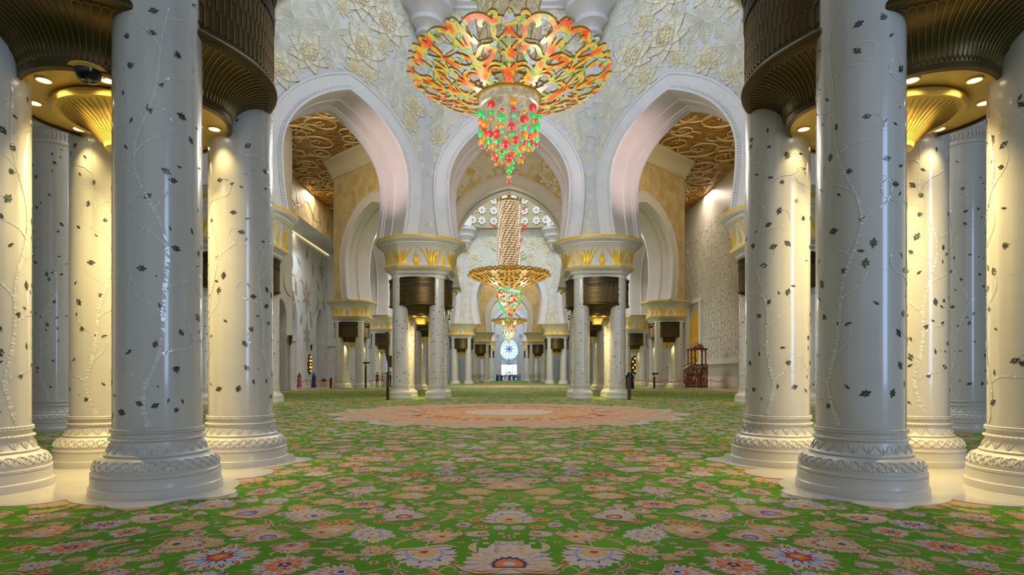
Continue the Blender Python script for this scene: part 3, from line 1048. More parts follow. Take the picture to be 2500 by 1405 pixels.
def base_mesh():
    mb = MB()
    mb.lathe([(.69, 0.0), (.695, .02), (.69, .1), (.675, .112), (.672, .12), (.672, .215), (.66, .225), (.672, .235), (.672, .262), (.655, .275), (.658, .29), (.652, .33),
              (.632, .375), (.60, .415), (.562, .438), (.535, .445), (.545, .452), (.545, .468), (.53, .475), (.518, .49), (.5, .535), (.485, .58), (.478, .612),
              (.482, .616), (.497, .625), (.50, .637), (.495, .648), (.48, .655), (.470, .66), (.470, .708), (.476, .712), (.480, .716)], 72)

    def rope(zc, R, a, N):
        rows = []
        for k in range(288):
            th = 2 * pi * k / 288
            row = []
            for j in range(8):
                ps = 2 * pi * j / 8
                rr = a * (1 + .16 * sin(N * th + 2 * ps))
                row.append(((R + rr * cos(ps)) * cos(th), (R + rr * cos(ps)) * sin(th), zc + rr * sin(ps)))
            rows.append(row)
        rows.append(rows[0])
        mb.grid(rows, 0, True)
    rope(.722, .478, .014, 72)
    rope(.746, .478, .013, 72)
    rope(.637, .492, .014, 60)

    def prof(h):
        P = [(.29, .655), (.33, .652), (.375, .632), (.415, .60), (.438, .562)]
        for i in range(4):
            if h <= P[i + 1][0]:
                t = (h - P[i][0]) / (P[i + 1][0] - P[i][0])
                return P[i][1] + t * (P[i + 1][1] - P[i][1])
        return .56
    N = 32
    for s in range(3):          # interlaced band
        pts = []
        for k in range(N * 10):
            th = 2 * pi * k / (N * 10)
            h = .36 + .052 * sin(N * th + s * 2.1)
            r = prof(h) + .004 + .003 * sin(2 * N * th + s)
            pts.append((r * cos(th + .02 * sin(2 * N * th)), r * sin(th + .02 * sin(2 * N * th)), h))
        mb.tube(pts, .0075, 4, 0, True)
    N = 22
    for k in range(N):          # leaf band on the cove
        pts = []
        for j in range(11):
            t = j / 10 * 2 - 1
            h = .585 - .09 * (1 - abs(t)) ** .8 if False else .49 + .085 * (abs(t) ** 1.6)
            r = .518 - (h - .49) * .38 + .004
            th = 2 * pi * (k + .5 + t * .42) / N
            pts.append((r * cos(th), r * sin(th), h))
        mb.tube(pts, .0055, 3)
        th = 2 * pi * (k + .5) / N
        mb.tube([((.514 + .004 - q * .33) * cos(th), (.514 + .004 - q * .33) * sin(th), .50 + q) for q in (0, .025, .05)], lambda t: .009 - .006 * t, 3)
    return mb


def cyl(s, z, off=0.0):
    r = RS + off
    return (r * cos(s / RS), r * sin(s / RS), z)


def inlay_meshes(seed):
    rr = random.Random(seed)
    vine, fl = MB(), MB()
    C = 2 * pi * RS

    def tess(pts, w0, w1):
        L = [0]
        for i in range(1, len(pts)):
            L.append(L[-1] + math.dist(pts[i], pts[i - 1]))
        tot = L[-1]
        d, i = 0.0, 0
        while d < tot - .01:
            t = d / tot
            w = w0 + (w1 - w0) * t
            ln = w * rr.uniform(.4, 1.2) + .010
            e = min(d + ln * .86, tot)

            def at(q):
                j = 0
                while j < len(L) - 2 and L[j + 1] < q:
                    j += 1
                k = (q - L[j]) / max(1e-6, L[j + 1] - L[j])
                a, b = pts[j], pts[j + 1]
                n = math.dist(a, b) or 1
                return (a[0] + (b[0] - a[0]) * k, a[1] + (b[1] - a[1]) * k), (-(b[1] - a[1]) / n, (b[0] - a[0]) / n)
            (p, n1), (q, n2) = at(d), at(e)
            w *= rr.uniform(.65, 1.15)
            a = .0015
            o = [a + rr.random() * .004 for _ in range(4)]
            vine.quad(cyl(p[0] - n1[0] * w / 2, p[1] - n1[1] * w / 2, o[0]), cyl(q[0] - n2[0] * w / 2, q[1] - n2[1] * w / 2, o[1]),
                      cyl(q[0] + n2[0] * w / 2, q[1] + n2[1] * w / 2, o[2]), cyl(p[0] + n1[0] * w / 2, p[1] + n1[1] * w / 2, o[3]))
            d += ln

    def star(s, z, R, a):
        k = 6
        for i in range(k):
            an = a + i * 2 * pi / k
            Ri = R * (1.15 if i % 3 == 0 else .85)
            for half, mi in ((-1, 0), (1, 1 if rr.random() < .35 else 0)):
                P = [(0, .05 * Ri), (half * .30 * Ri, .48 * Ri), (0, Ri)]
                P = [rot(p, an) for p in P]
                fl.add([cyl(s + x, z + y, .003) for x, y in P], [(0, 1, 2)], mi)

    def leaf(s, z, R, a):
        for half, mi in ((-1, 0), (1, rr.randint(0, 1))):
            P = [rot(p, a) for p in [(0, -R * .6), (half * .30 * R, -.1 * R), (half * .2 * R, .35 * R), (.1 * R, R * .9)]]
            fl.add([cyl(s + x, z + y, .003) for x, y in P], [(0, 1, 2, 3)], mi)

    def sprig(s, z, R, a):
        for da, l in ((-.9, .7), (-.4, .9), (0, 1.1), (.4, .9), (.9, .7)):
            P = [rot(p, a + da) for p in [(0, 0), (.13 * R, .5 * R * l), (0, R * l), (-.13 * R, .5 * R * l)]]
            fl.add([cyl(s + x, z + y, .003) for x, y in P], [(0, 1, 2, 3)], rr.randint(0, 3) // 3)

    for k in range(3):
        s0 = C * (k + rr.uniform(-.1, .1)) / 3
        A = rr.uniform(.11, .17)
        ph, fq = rr.uniform(0, 6), rr.uniform(1.5, 2.1)
        top = rr.uniform(5.2, 6.4)
        pts = [(s0 + A * sin(fq * (.04 * i) + ph) * min(1, i / 12) + .05 * sin(4.3 * .04 * i + ph), .79 + .04 * i) for i in range(int(top / .04))]
        tess(pts, .058, .012)
        i = 12
        sd = rr.choice((-1, 1))
        while i < len(pts) - 8:
            p = pts[i]
            sd = -sd
            f = 1 - i / len(pts)
            h = pi / 2 - sd * rr.uniform(.35, .8)
            L = rr.uniform(.5, .95)
            n = int(L / .03)
            cur = list(p)
            br = [tuple(cur)]
            turn = sd * rr.uniform(.6, 1.5)
            for q in range(n):
                tt = q / n
                h += (turn * (-1 if tt < .35 else 1.0 + 3.0 * tt * tt)) * .075
                cur[0] += cos(h) * .03
                cur[1] += sin(h) * .03
                br.append(tuple(cur))
            if cur[1] < 6.8:
                tess(br, .032 * (.5 + f * .7), .010)
                c = rr.random()
                if c < .45:
                    star(cur[0], cur[1], rr.uniform(.042, .062), rr.random() * 6)
                elif c < .75:
                    leaf(cur[0], cur[1], rr.uniform(.05, .07), rr.random() * 6)
                elif c < .9:
                    sprig(cur[0], cur[1], .085, h - pi / 2)
            i += rr.randint(7, 12)
    n = 0
    occ = []
    while n < 105:
        z = .9 + 6.0 * rr.random() ** 1.35
        s = rr.random() * C
        if any((min(abs(s - a), C - abs(s - a))) ** 2 + (z - b) ** 2 < .0144 for a, b in occ):
            n += .05
            continue
        occ.append((s, z))
        c = rr.random()
        if c < .38:
            star(s, z, rr.uniform(.040, .058), rr.random() * 6)
        elif c < .80:
            leaf(s, z, rr.uniform(.042, .062), rr.random() * 6)
        elif c < .92:
            sprig(s, z, rr.uniform(.06, .09), rr.random() * 6)
        else:
            fl.add([cyl(s + .01 * cos(q), z + .01 * sin(q), .003) for q in range(6)], [(0, 1, 2, 3, 4, 5)], 0)
        n += 1
    return vine, fl


def proto(mb, name, mats, smooth=True):
    o = mb.build(name, mats, None, smooth)
    me = o.data
    bpy.data.objects.remove(o)
    return me


mb = MB()
mb.lathe([(RS, .70), (RS, 2.0), (RS - .0, 2.02), (RS, 3.6), (RS, 5.3), (RS, 7.3)], 64)
for h in (2.55, 4.15, 5.6):
    mb.lathe([(RS + .0006, h), (RS + .0006, h + .006)], 64, mi=1)
ME_SHAFT = proto(mb, 'shaft', [M['shaft'], M['carved']])
ME_BASE = proto(base_mesh(), 'base', M['carved'])
ME_VINE, ME_FLO = [], []
for k in range(4):
    v, f = inlay_meshes(20 + k)
    ME_VINE.append(proto(v, 'vine_inlay', M['pearl'], False))
    ME_FLO.append(proto(f, 'flower_inlay', [M['dark'], M['dark2']], False))

# ------------------------------------------------------------------ capital


def rad(a, b, t, phi):
    """radius of an octagon with apothems a (axes) and b (diagonals), blended to a circle by t"""
    p = (phi + pi / 4) % (pi / 2) - pi / 4
    q = (phi) % (pi / 2) - pi / 4
    o = min(a / cos(p), b / cos(q))
    return o * (1 - t) + t * (a + b) / 2


CAP = [(1.50, 1.93, 0, 7.0), (1.56, 1.98, 0, 7.02), (1.56, 1.98, 0, 7.2), (1.64, 2.02, 0, 7.26), (1.70, 2.05, 0, 7.3), (1.72, 2.06, 0, 7.38), (1.86, 2.12, 0, 7.47), (1.98, 2.2, 0, 7.53),
       (2.02, 2.22, 0, 7.57), (2.04, 2.24, 0, 7.66), (1.93, 2.12, .0, 7.69), (1.90, 2.08, .05, 7.9), (1.92, 2.1, .1, 8.15), (1.99, 2.16, .2, 8.4), (2.10, 2.25, .3, 8.62), (2.2, 2.34, .35, 8.76),
       (2.24, 2.36, .4, 8.78), (2.26, 2.38, .4, 8.84), (2.36, 2.46, .5, 8.9), (2.38, 2.48, .5, 8.97), (2.56, 2.6, .7, 9.06), (2.66, 2.68, .8, 9.12), (2.70, 2.72, .9, 9.18), (2.72, 2.74, .95, 9.22), (2.72, 2.74, .95, 9.29), (2.4, 2.4, .8, 9.31)]


def capsurf(phi, h, off=0.0):
    for i in range(len(CAP) - 1):
        if CAP[i][3] <= h <= CAP[i + 1][3]:
            t = (h - CAP[i][3]) / (CAP[i + 1][3] - CAP[i][3])
            c = [CAP[i][k] + t * (CAP[i + 1][k] - CAP[i][k]) for k in range(3)]
            break
    r = rad(c[0], c[1], c[2], phi) + off
    return (r * cos(phi), r * sin(phi), h)


mb = MB()
N = 96
rows = []
for (a, b, t, h) in CAP:
    rows.append([(rad(a, b, t, 2 * pi * k / N) * cos(2 * pi * k / N), rad(a, b, t, 2 * pi * k / N) * sin(2 * pi * k / N), h) for k in range(N)])
for i in range(len(rows) - 1):
    h = CAP[i][3]
    mb.grid([rows[i], rows[i + 1]], 1 if (7.56 < h < 7.6 or 9.17 < h < 9.3 or 8.75 < h < 8.77) else 0, True)
mb.add(rows[0], [tuple(range(N))], 0)
mb.add(rows[-1], [tuple(range(N))], 1)
for k in range(144):              # dentils and beads
    p = 2 * pi * k / 144
    for (h0, h1, dp) in ((8.99, 9.04, .05), (8.79, 8.83, .03)):
        d = .011
        a = capsurf(p - d, h0, dp)
        b = capsurf(p + d, h0, dp)
        c = capsurf(p + d, h1, dp)
        e = capsurf(p - d, h1, dp)
        q = [capsurf(p - d, h0, -.02), capsurf(p + d, h0, -.02), capsurf(p + d, h1, -.02), capsurf(p - d, h1, -.02)]
        mb.add([a, b, c, e] + q, [(0, 1, 2, 3), (0, 4, 5, 1), (3, 2, 6, 7), (0, 3, 7, 4), (1, 5, 6, 2)], 0)
for x in (-1.06, 1.06):
    for y in (-1.06, 1.06):
        mb.lathe([(.47, 6.98), (.50, 7.0), (.50, 7.04), (.475, 7.06), (.475, 7.2), (.52, 7.24), (.545, 7.27)], 32, (x, y, 0), 0)
ME_CAP = proto(mb, 'capital', [M['white'], M['gold']])
gm = MB()


def blade(p0, h0, p1, h1, bend, w, off=.03, n=9):
    """golden leaf on the bell from (angle, height) to (angle, height)"""
    L, R_, C_ = [], [], []
    for i in range(n + 1):
        t = i / n
        p = p0 + (p1 - p0) * (t ** bend)
        h = h0 + (h1 - h0) * t
        ww = w * (sin(pi * (t * .93 + .07)) ** .8)
        L.append(capsurf(p - ww, h, .008))
        C_.append(capsurf(p, h, off))
        R_.append(capsurf(p + ww, h, .008))
    gm.grid([L, C_, R_], 0)


for k in range(8):
    f = k * pi / 4
    sc = 1.0 if k % 2 == 0 else .62
    for (dp, hh, w) in ((0, 8.52, .030), (.06, 8.36, .028), (-.06, 8.36, .028), (.125, 8.10, .026), (-.125, 8.10, .026)):
        blade(f + dp * .35 * sc, 7.70, f + dp * sc, hh, 1.6, w * (.8 + .2 * sc))
for k in range(4):
    for m in (-1, 1):
        g_ = k * pi / 2 + m * .47
        for (dp, hh, w) in ((0, 8.60, .032), (.085, 8.60, .030), (-.085, 8.60, .030), (.22, 8.70, .034), (-.20, 8.70, .030), (.44, 8.74, .030), (-.30, 8.72, .024)):
            q = -m * dp
            sg = dp and (1 if dp > 0 else -1)
            blade(g_ - m * (sg * .045 + dp * .18), 7.70, g_ + q, hh, 2.4, w)
ME_CAPLEAF = proto(gm, 'lotus_relief', M['gold'])

# ------------------------------------------------------------------ bronze canopy between four columns


def arcpt(s, hw, d0, bulge):
    return (s * hw, d0 + bulge * (1 - s * s))


def panel_meshes():
    body, lines = MB(), MB()
    n = 24
    S = [-1 + 2 * i / n for i in range(n + 1)]

    def up(s, h, off=0):
        x, y = arcpt(s, 1.06, 1.50, .37 + off)
        return (x, y + off * .5, h)
    rows = [[up(s, h, o) for s in S] for h, o in ((7.06, 0), (7.05, .05), (6.98, .05), (6.97, 0), (5.56, 0), (5.54, .03), (5.50, .05), (5.47, .05), (5.45, .0))]
    body.grid(rows, 0)
    body.grid([rows[0], [(x, 1.0, 7.06) for x, y, z in rows[0]]], 0)
    for e in (0, -1):
        body.grid([[r[e] for r in rows], [(r[e][0], 1.0, r[e][2]) for r in rows]], 0)

    def cove(s, a, off=0.0):
        hw = 1.06 - .46 * sin(a)
        d0 = 1.50 - .40 * sin(a)
        bu = .37 - .13 * sin(a)
        h = 4.99 + .46 * cos(a)
        x, y = arcpt(s, hw, d0, bu)
        return (x, y + off, h - off * .6)
    A = [pi / 2 * i / 12 for i in range(13)]
    body.grid([[cove(s, a) for s in S] for a in A], 0)
    low = [cove(s, pi / 2) for s in S]
    body.grid([low, [(x, y + .01, z - .07) for x, y, z in low], [(x, y - .06, z - .08) for x, y, z in low]], 0)
    # polished lines
    nl = 22
    for k in range(nl + 1):
        s = (-1 + 2 * k / nl) * .93
        lines.tube([cove(s, a, .006) for a in [pi / 2 * (.13 + .80 * i / 8) for i in range(9)]], .0055, 3)
        if k < nl:
            s2 = (-1 + 2 * (k + 1) / nl) * .93
            m_ = (s + s2) / 2
            lines.tube([cove(s, pi / 2 * .13, .006), cove(s * .7 + m_ * .3, pi / 2 * .085, .006), cove(m_, pi / 2 * .065, .006), cove(s2 * .7 + m_ * .3, pi / 2 * .085, .006), cove(s2, pi / 2 * .13, .006)], .0055, 3)
            lines.tube([cove(s, pi / 2 * .93, .006), cove(s * .8 + m_ * .2, pi / 2 * .90, .006), cove(m_, pi / 2 * .985, .006), cove(s2 * .8 + m_ * .2, pi / 2 * .90, .006), cove(s2, pi / 2 * .93, .006)], .0055, 3)
    # scale pattern on the upper drum
    nc = 24
    for r_ in range(4):
        h0, h1 = 5.62 + r_ * .26, 5.62 + (r_ + 1) * .26
        for k in range(nc):
            off = .5 * (r_ % 2)
            s = -1 + 2 * (k + off) / nc
            s2 = -1 + 2 * (k + 1 + off) / nc
            if s2 > 1.001:
                continue
            lines.tube([up(s, h0, .006), up(s, h1 - .05, .006)], .0055, 3)
            m_ = (s + s2) / 2
            lines.tube([up(s, h1 - .05, .006), up(s * .8 + m_ * .2, h1 - .02, .006), up(m_, h1 + .0, .006), up(s2 * .8 + m_ * .2, h1 - .02, .006), up(s2, h1 - .05, .006)], .0055, 3)
    for k in range(nc):
        s, s2 = -1 + 2 * k / nc, -1 + 2 * (k + 1) / nc
        m_ = (s + s2) / 2
        lines.tube([up(s, 5.60, .006), up(m_, 5.635, .006), up(s2, 5.60, .006)], .0055, 3)
    # louvres
    lou = MB()
    for k in range(40):
        s = -.96 + 1.92 * k / 39
        x, y, _ = up(s, 0, .006)
        lou.box(x - .014, x + .014, y - .004, y + .012, 6.80, 6.92)
        if abs(s) < .78:
            lou.box(x - .014, x + .014, y - .004, y + .012, 6.50, 6.72)
    return body, lines, lou


b_, l_, q_ = panel_meshes()
ME_PANEL = proto(b_, 'side_panel', M['bronze'])
ME_LINES = proto(l_, 'inlaid_lines', M['bronzeline'], False)
ME_LOUV = proto(q_, 'louvre', M['slot'], False)
mb = MB()
loop = []
for k in range(4):
    for i in range(13):
        s = 1 - 2 * i / 12
        x, y = arcpt(s, .62, 1.08, .24)
        loop.append(rot((x, y), k * pi / 2))
mb.add([(x, y, 4.96) for x, y in loop], [tuple(range(len(loop)))])
mb.add([(x, y, 5.2) for x, y in loop], [tuple(range(len(loop)))])
mb.grid([[(x, y, 4.96) for x, y in loop], [(x, y, 5.2) for x, y in loop]], 0, True)
ME_SOF = proto(mb, 'soffit_plate', M['brass'])
mb = MB()
mb.lathe([(.80, 4.97), (.86, 4.93), (.87, 4.88), (.84, 4.85), (.80, 4.85), (.78, 4.87), (.62, 4.80), (.48, 4.71), (.36, 4.6), (.29, 4.52), (.27, 4.46), (.2, 4.44), (.0001, 4.44)], 48)
ME_BOSS = proto(mb, 'flared_boss', M['brass'])
mb = MB()
for k in range(56):
    a = 2 * pi * k / 56
    mb.tube([(r * cos(a), r * sin(a), z - .006) for r, z in ((.74, 4.855), (.62, 4.80), (.48, 4.71), (.36, 4.6), (.29, 4.52))], .005, 3)
ME_FINS = proto(mb, 'fin_lines', M['bronzeline'], False)
mb = MB()
mb.lathe([(.095, 4.965), (.095, 4.945), (.078, 4.94), (.075, 4.95)], 20)
mb.lathe([(.075, 4.95), (.05, 4.946), (.0001, 4.944)], 20, mi=1)
ME_DL = proto(mb, 'downlight', [M['brass'], M['lamp']])
LIGHTPOS = []
for sx in (-1, 1):
    for sy in (-1, 1):
        LIGHTPOS += [(sx * .98, sy * .40), (sx * .38, sy * .98)]

CL = []


def cluster(c, phrase, colmask, detail, side, power):
    """c centre; colmask: which of the four (sx, sy) are built; side = -1 left of the aisle, 1 right"""
    x, y = c
    ph = phrase
    k = 0
    for sy in (-1, 1):
        for sx in (-1, 1):
            if (sx, sy) not in colmask:
                continue
            o = inst('marble_column', ME_SHAFT, None, (x + sx * 1.06, y + sy * 1.06, 0), RND.random() * 6.28)
            row = 'front' if sy < 0 else 'rear'
            io = 'inner' if sx * side < 0 else 'outer'
            tag(o, f"{row} {io} flower-inlaid white marble column of {ph}", 'column', 'inlaid marble columns in clusters of four')
            note(inst('base', ME_BASE, o))
            v = RND.randrange(4)
            note(inst('vine_inlay', ME_VINE[v], o))
            note(inst('flower_inlay', ME_FLO[v], o))
    cp = inst('column_capital', ME_CAP, None, (x, y, 0))
    tag(cp, f"flared white capital with gold lotus leaves on {ph}", 'capital', 'gold-leaved capitals')
    note(inst('lotus_relief', ME_CAPLEAF, cp))
    ca = bpy.data.objects.new('bronze_canopy', None)
    COL.objects.link(ca)
    ca.location = (x, y, 0)
    tag(ca, f"curved bronze vent canopy of {ph}", 'canopy', 'bronze canopies')
    for q in range(4):
        p = note(inst('side_panel', ME_PANEL, ca, None, q * pi / 2))
        if detail > 0:
            note(inst('inlaid_lines', ME_LINES, p))
        note(inst('louvre_slots', ME_LOUV, p))
    note(inst('soffit_plate', ME_SOF, ca))
    bs = note(inst('flared_boss', ME_BOSS, ca))
    if detail > 0:
        note(inst('fin_lines', ME_FINS, bs))
    for (lx, ly) in LIGHTPOS:
        note(inst('downlight', ME_DL, ca, (lx, ly, 0)))
    if power:
        for sx in (-1, 1):
            for sy in (-1, 1):
                if (sx, sy) not in colmask:
                    continue
                if detail > 0:
                    lx, ly = sx * .98, sy * .40
                    spot('downlight_beam', (x + lx, y + ly, 4.925), (x + lx * .85 + sx * .15, y + sy * .75, 2.5), power, WARM, 1.5, 1.0, .06)
                    lx, ly = sx * .38, sy * .98
                    spot('downlight_beam', (x + lx, y + ly, 4.925), (x - sx * .95, y - sy * .95, 1.4), power * 8, WARM, 1.75, .8, .06)
                else:
                    spot('downlight_beam', (x + sx * .98, y + sy * .40, 4.9), (x + sx * .95, y + sy * .72, 0), power * 9, WARM, 1.1, 1.0, .1)
    CL.append((x, y))
    return ca


ALL4 = [(-1, -1), (1, -1), (-1, 1), (1, 1)]
for side, sn in ((-1, 'left'), (1, 'right')):
    s = side
    ca = cluster((s * 5.26, 7.93), f'the nearest cluster, {sn} of the aisle', ALL4, 2, s, 60)
    if s < 0:
        d = MB()
        d.lathe([(.20, 4.955), (.20, 4.945), (.15, 4.94), (.145, 4.93)], 24, mi=0)
        d.lathe([(.14, 4.935), (.135, 4.90), (.11, 4.835), (.06, 4.80), (.0001, 4.79)], 24, mi=1)
        cm_ = d.build('dome_camera', [M['brass'], M['black']], None, True, (-4.93, 6.72, 0))
        tag(cm_, 'black dome camera under the bronze canopy of the nearest left cluster', 'camera')
    o = inst('marble_column', ME_SHAFT, None, (s * 11.3, 14.25, 0), 1.1 if s < 0 else 3.9)
    tag(o, f'inlaid marble column with a carved neck band seen between the nearest columns on the {sn}', 'column', 'inlaid marble columns in clusters of four')
    note(inst('base', ME_BASE, o, None, 0))
    note(inst('vine_inlay', ME_VINE[1], o))
    note(inst('flower_inlay', ME_FLO[1], o))
    m = MB()
    m.lathe([(.465, 6.98), (.49, 7.0), (.50, 7.05), (.48, 7.08), (.485, 7.3), (.52, 7.33), (.56, 7.42), (.56, 7.5), (.6, 7.55), (.6, 9.3)], 48)
    for q in range(40):
        a = 2 * pi * q / 40
        m.tube([(.487 * cos(a), .487 * sin(a), 7.09), (.505 * cos(a + .05), .505 * sin(a + .05), 7.19), (.487 * cos(a), .487 * sin(a), 7.29)], .012, 4)
    note(m.build('carved_neck', M['carved'], o))
    cluster((s * 13.2, 28.0), f'the half-hidden cluster at the {sn} arch foot', ALL4, 1, s, 60)
    cluster((s * 5.33, 34.8), f'the second cluster {sn} of the aisle', ALL4, 1, s, 60)
    cluster((s * 7.4, 53.6), f'the third cluster {sn} of the aisle', ALL4, 0, s, 50)
    cluster((s * 17.1, 62.5), f'the outer {sn} cluster, nearer one', ALL4, 0, s, 50)
    cluster((s * 17.1, 79.0), f'the outer {sn} cluster, farther one', ALL4, 0, s, 50)
    cluster((s * 7.4, 89.6), f'the fourth cluster {sn} of the aisle', ALL4, 0, s, 50)
    cluster((s * 5.3, 107.2), f'the fifth cluster {sn} of the aisle', ALL4, 0, s, 50)
    cluster((s * 5.3, 134.2), f'the far end cluster {sn} of the aisle', ALL4, 0, s, 40)

# scalloped marble pads under the nearest clusters
for s, sn in ((-1, 'left'), (1, 'right')):
    circ = [(a * 1.06, b * 1.06, .88) for a in (-1, 1) for b in (-1, 1)] + [(1.55, 0, .42), (-1.55, 0, .42), (0, 1.55, .42), (0, -1.55, .42)] + [(0, 0, 1.3)] + \
           [(a * 1.78, b * 1.30, .30) for a in (-1, 1) for b in (-1, 1)] + [(a * 1.30, b * 1.78, .30) for a in (-1, 1) for b in (-1, 1)]
    pts = []
    for k in range(360):
        a = 2 * pi * k / 360
        dx, dy = cos(a), sin(a)
        best = 0
        for (cx, cy_, r) in circ:
            b = dx * cx + dy * cy_
            q = b * b - (cx * cx + cy_ * cy_ - r * r)
            if q > 0:
                best = max(best, b + sqrt(q))
        pts.append((best * dx, best * dy))
    mb = MB()
    mb.add([(x, y, .0) for x, y in pts], [tuple(range(360))])
    mb.grid([[(x, y, .0) for x, y in pts], [(x, y, -.03) for x, y in pts]], 0, True)
    pd = mb.build('marble_pad', M['pad'], None, False, (s * 5.26, 7.93, .012))
    tag(pd, f'scalloped polished marble pad under the nearest cluster, {sn} of the aisle', 'floor pad')
    st = MB()
    for i in range(8):
        q = [rot(p, i * pi / 4) for p in petal(.42, .15, 6)]
        st.add([(x, y, .004) for x, y in q], [tuple(range(13))])
    note(st.build('gold_star_inlay', M['gold'], pd, False))

# ------------------------------------------------------------------ chandeliers


def chand_bowl(R0, R1, n, hk, hs, hh, mat_key, thick, lod):
    """R0 ring, R1 rim radius; hh(s) height; design repeated n times"""
    mb = MB()

    def P(q, s, off=0.0):
        a = -pi / 2 + q * pi / n
        r = R0 + (R1 - R0) * s
        return (r * cos(a), r * sin(a), hh(s) + off)

    def rib(pts, w0, w1=None, fat=0.0, sec=0):
        w1 = w0 if w1 is None else w1
        if lod > 1 and len(pts) > 2:
            Q = [pts[0]] + list(pts) + [pts[-1]]
            P2 = []
            for i_ in range(1, len(Q) - 2):
                a_, b_, c_, d_ = Q[i_ - 1], Q[i_], Q[i_ + 1], Q[i_ + 2]
                for t_ in (0, .25, .5, .75):
                    P2.append(tuple(.5 * (2 * b_[z_] + (c_[z_] - a_[z_]) * t_ + (2 * a_[z_] - 5 * b_[z_] + 4 * c_[z_] - d_[z_]) * t_ ** 2 + (3 * b_[z_] - a_[z_] - 3 * c_[z_] + d_[z_]) * t_ ** 3) for z_ in (0, 1)))
            pts = P2 + [pts[-1]]
        m_ = len(pts)
        rows = []
        for i in range(m_):
            t = i / (m_ - 1)
            w = (w0 + (w1 - w0) * t + fat * sin(pi * t)) / 2
            a, b = pts[max(0, i - 1)], pts[min(m_ - 1, i + 1)]
            s_ = pts[i][1]
            r = R0 + (R1 - R0) * s_
            kx, ky = r * pi / n, (R1 - R0)
            dx, dy = (b[0] - a[0]) * kx, (b[1] - a[1]) * ky
            L = math.hypot(dx, dy) or 1
            nx, ny = -dy / L * w / kx, dx / L * w / ky
            q, s2 = pts[i]
            rows.append([P(q - nx + sec, s2 - ny), P(q + nx + sec, s2 + ny), P(q + nx + sec, s2 + ny, thick), P(q - nx + sec, s2 - ny, thick)])
        for j, mi in ((0, 0), (1, 1), (2, 1), (3, 1)):
            k = (j + 1) % 4
            mb.grid([[r_[j] for r_ in rows], [r_[k] for r_ in rows]], mi)
        for e in (0, -1):
            mb.add(rows[e], [(0, 1, 2, 3)], 0)

    def arc(cx, cy_, rx, ry, a0, a1, m_=10):
        return [(cx + rx * cos(a0 + (a1 - a0) * i / m_), cy_ + ry * sin(a0 + (a1 - a0) * i / m_)) for i in range(m_ + 1)]
    k = R1 / 3.7 * 1.18
    for i in range(n):
        c = 2 * i
        rib([(0, .0), (0, .12), (0, .25)], .34 * k, .10 * k, 0, c)
        rib([(0, .25), (0, .45), (0, .60), (0, .82)], .09 * k, .10 * k, 0, c)
        rib([(0, .38), (0, .43), (0, .48)], .16 * k, .16 * k, .1, c)
        rib([(0, .82), (0, .93), (0, 1.03)], .07 * k, .02, .24 * k, c)
        for m in (-1, 1):
            rib([(m * .02, .84), (m * .12, .90), (m * .22, .90), (m * .27, .85)], .08 * k, .03, .14 * k, c)
            rib([(m * .05, .24), (m * .16, .28), (m * .24, .33), (m * .20, .36)], .07 * k, .02, .10 * k, c)
            rib([(m * .05, .44), (m * .14, .50), (m * .2, .47)], .07 * k, .03, .08 * k, c)
            # V branches
            rib([(m * .02, .50), (m * .12, .58), (m * .27, .68), (m * .33, .75), (m * .30, .86)], .08 * k, .08 * k, 0, c)
            rib([(m * .03, .80), (m * .12, .72), (m * .26, .66), (m * .42, .62), (m * .62, .62)], .06 * k, .07 * k, 0, c)
            # large upper C scroll
            rib(arc(m * .58, .80, m * -.30, .18, -.6, 2.9, 14), .10 * k, .12 * k, .03, c)
            rib([(m * .86, .82), (m * .80, .72), (m * .72, .68), (m * .74, .76)], .11 * k, .03, .06, c)
            rib([(m * .44, .95), (m * .52, .90), (m * .50, .84)], .10 * k, .03, .1 * k, c)
            rib([(m * .30, .86), (m * .22, .97), (m * .28, 1.0), (m * .35, .97)], .09 * k, .04, .06, c)
            # middle crescent
            rib([(m * .30, .66), (m * .38, .54), (m * .52, .44), (m * .68, .40), (m * .84, .40), (m * .97, .45)], .09 * k, .07 * k, .05 * k, c)
            rib([(m * .40, .50), (m * .34, .56), (m * .46, .60), (m * .58, .56), (m * .55, .50)], .07 * k, .03, .10 * k, c)
            rib([(m * .62, .62), (m * .72, .58), (m * .84, .52), (m * .97, .50)], .08 * k, .06 * k, .06, c)
            # lower volute
            rib(arc(m * .50, .22, m * .36, .145, -1.4, 3.6, 16), .09 * k, .08 * k, 0, c)
            rib(arc(m * .50, .21, m * -.26, .09, 0.4, 4.0, 9), .06 * k, .09 * k, 0, c)
            # spear to the neighbouring sector
            rib([(m * .86, .08), (m * .88, .22), (m * .90, .34), (m * .97, .48)], .10 * k, .08 * k, .03, c)
            rib([(m * .99, .52), (m * .92, .64), (m * .86, .80), (m * .90, .95)], .09 * k, .07 * k, .05, c)
            rib([(m * .90, .95), (m * .96, 1.0), (m * .99, .96)], .08 * k, .02, .09, c)
        rib([(1, .0), (1, .12), (1, .26)], .26 * k, .08 * k, 0, c)
        rib([(1, .26), (1, .45), (1, .64), (1, .80)], .07 * k, .08 * k, .02, c)
        rib([(1, .78), (1, .90), (1, .99)], .07 * k, .02, .22 * k, c)
        for m in (-1, 1):
            rib([(1 + m * .02, .80), (1 + m * .08, .85), (1 + m * .13, .85), (1 + m * .15, .80)], .07 * k, .03, .12 * k, c)
    return mb


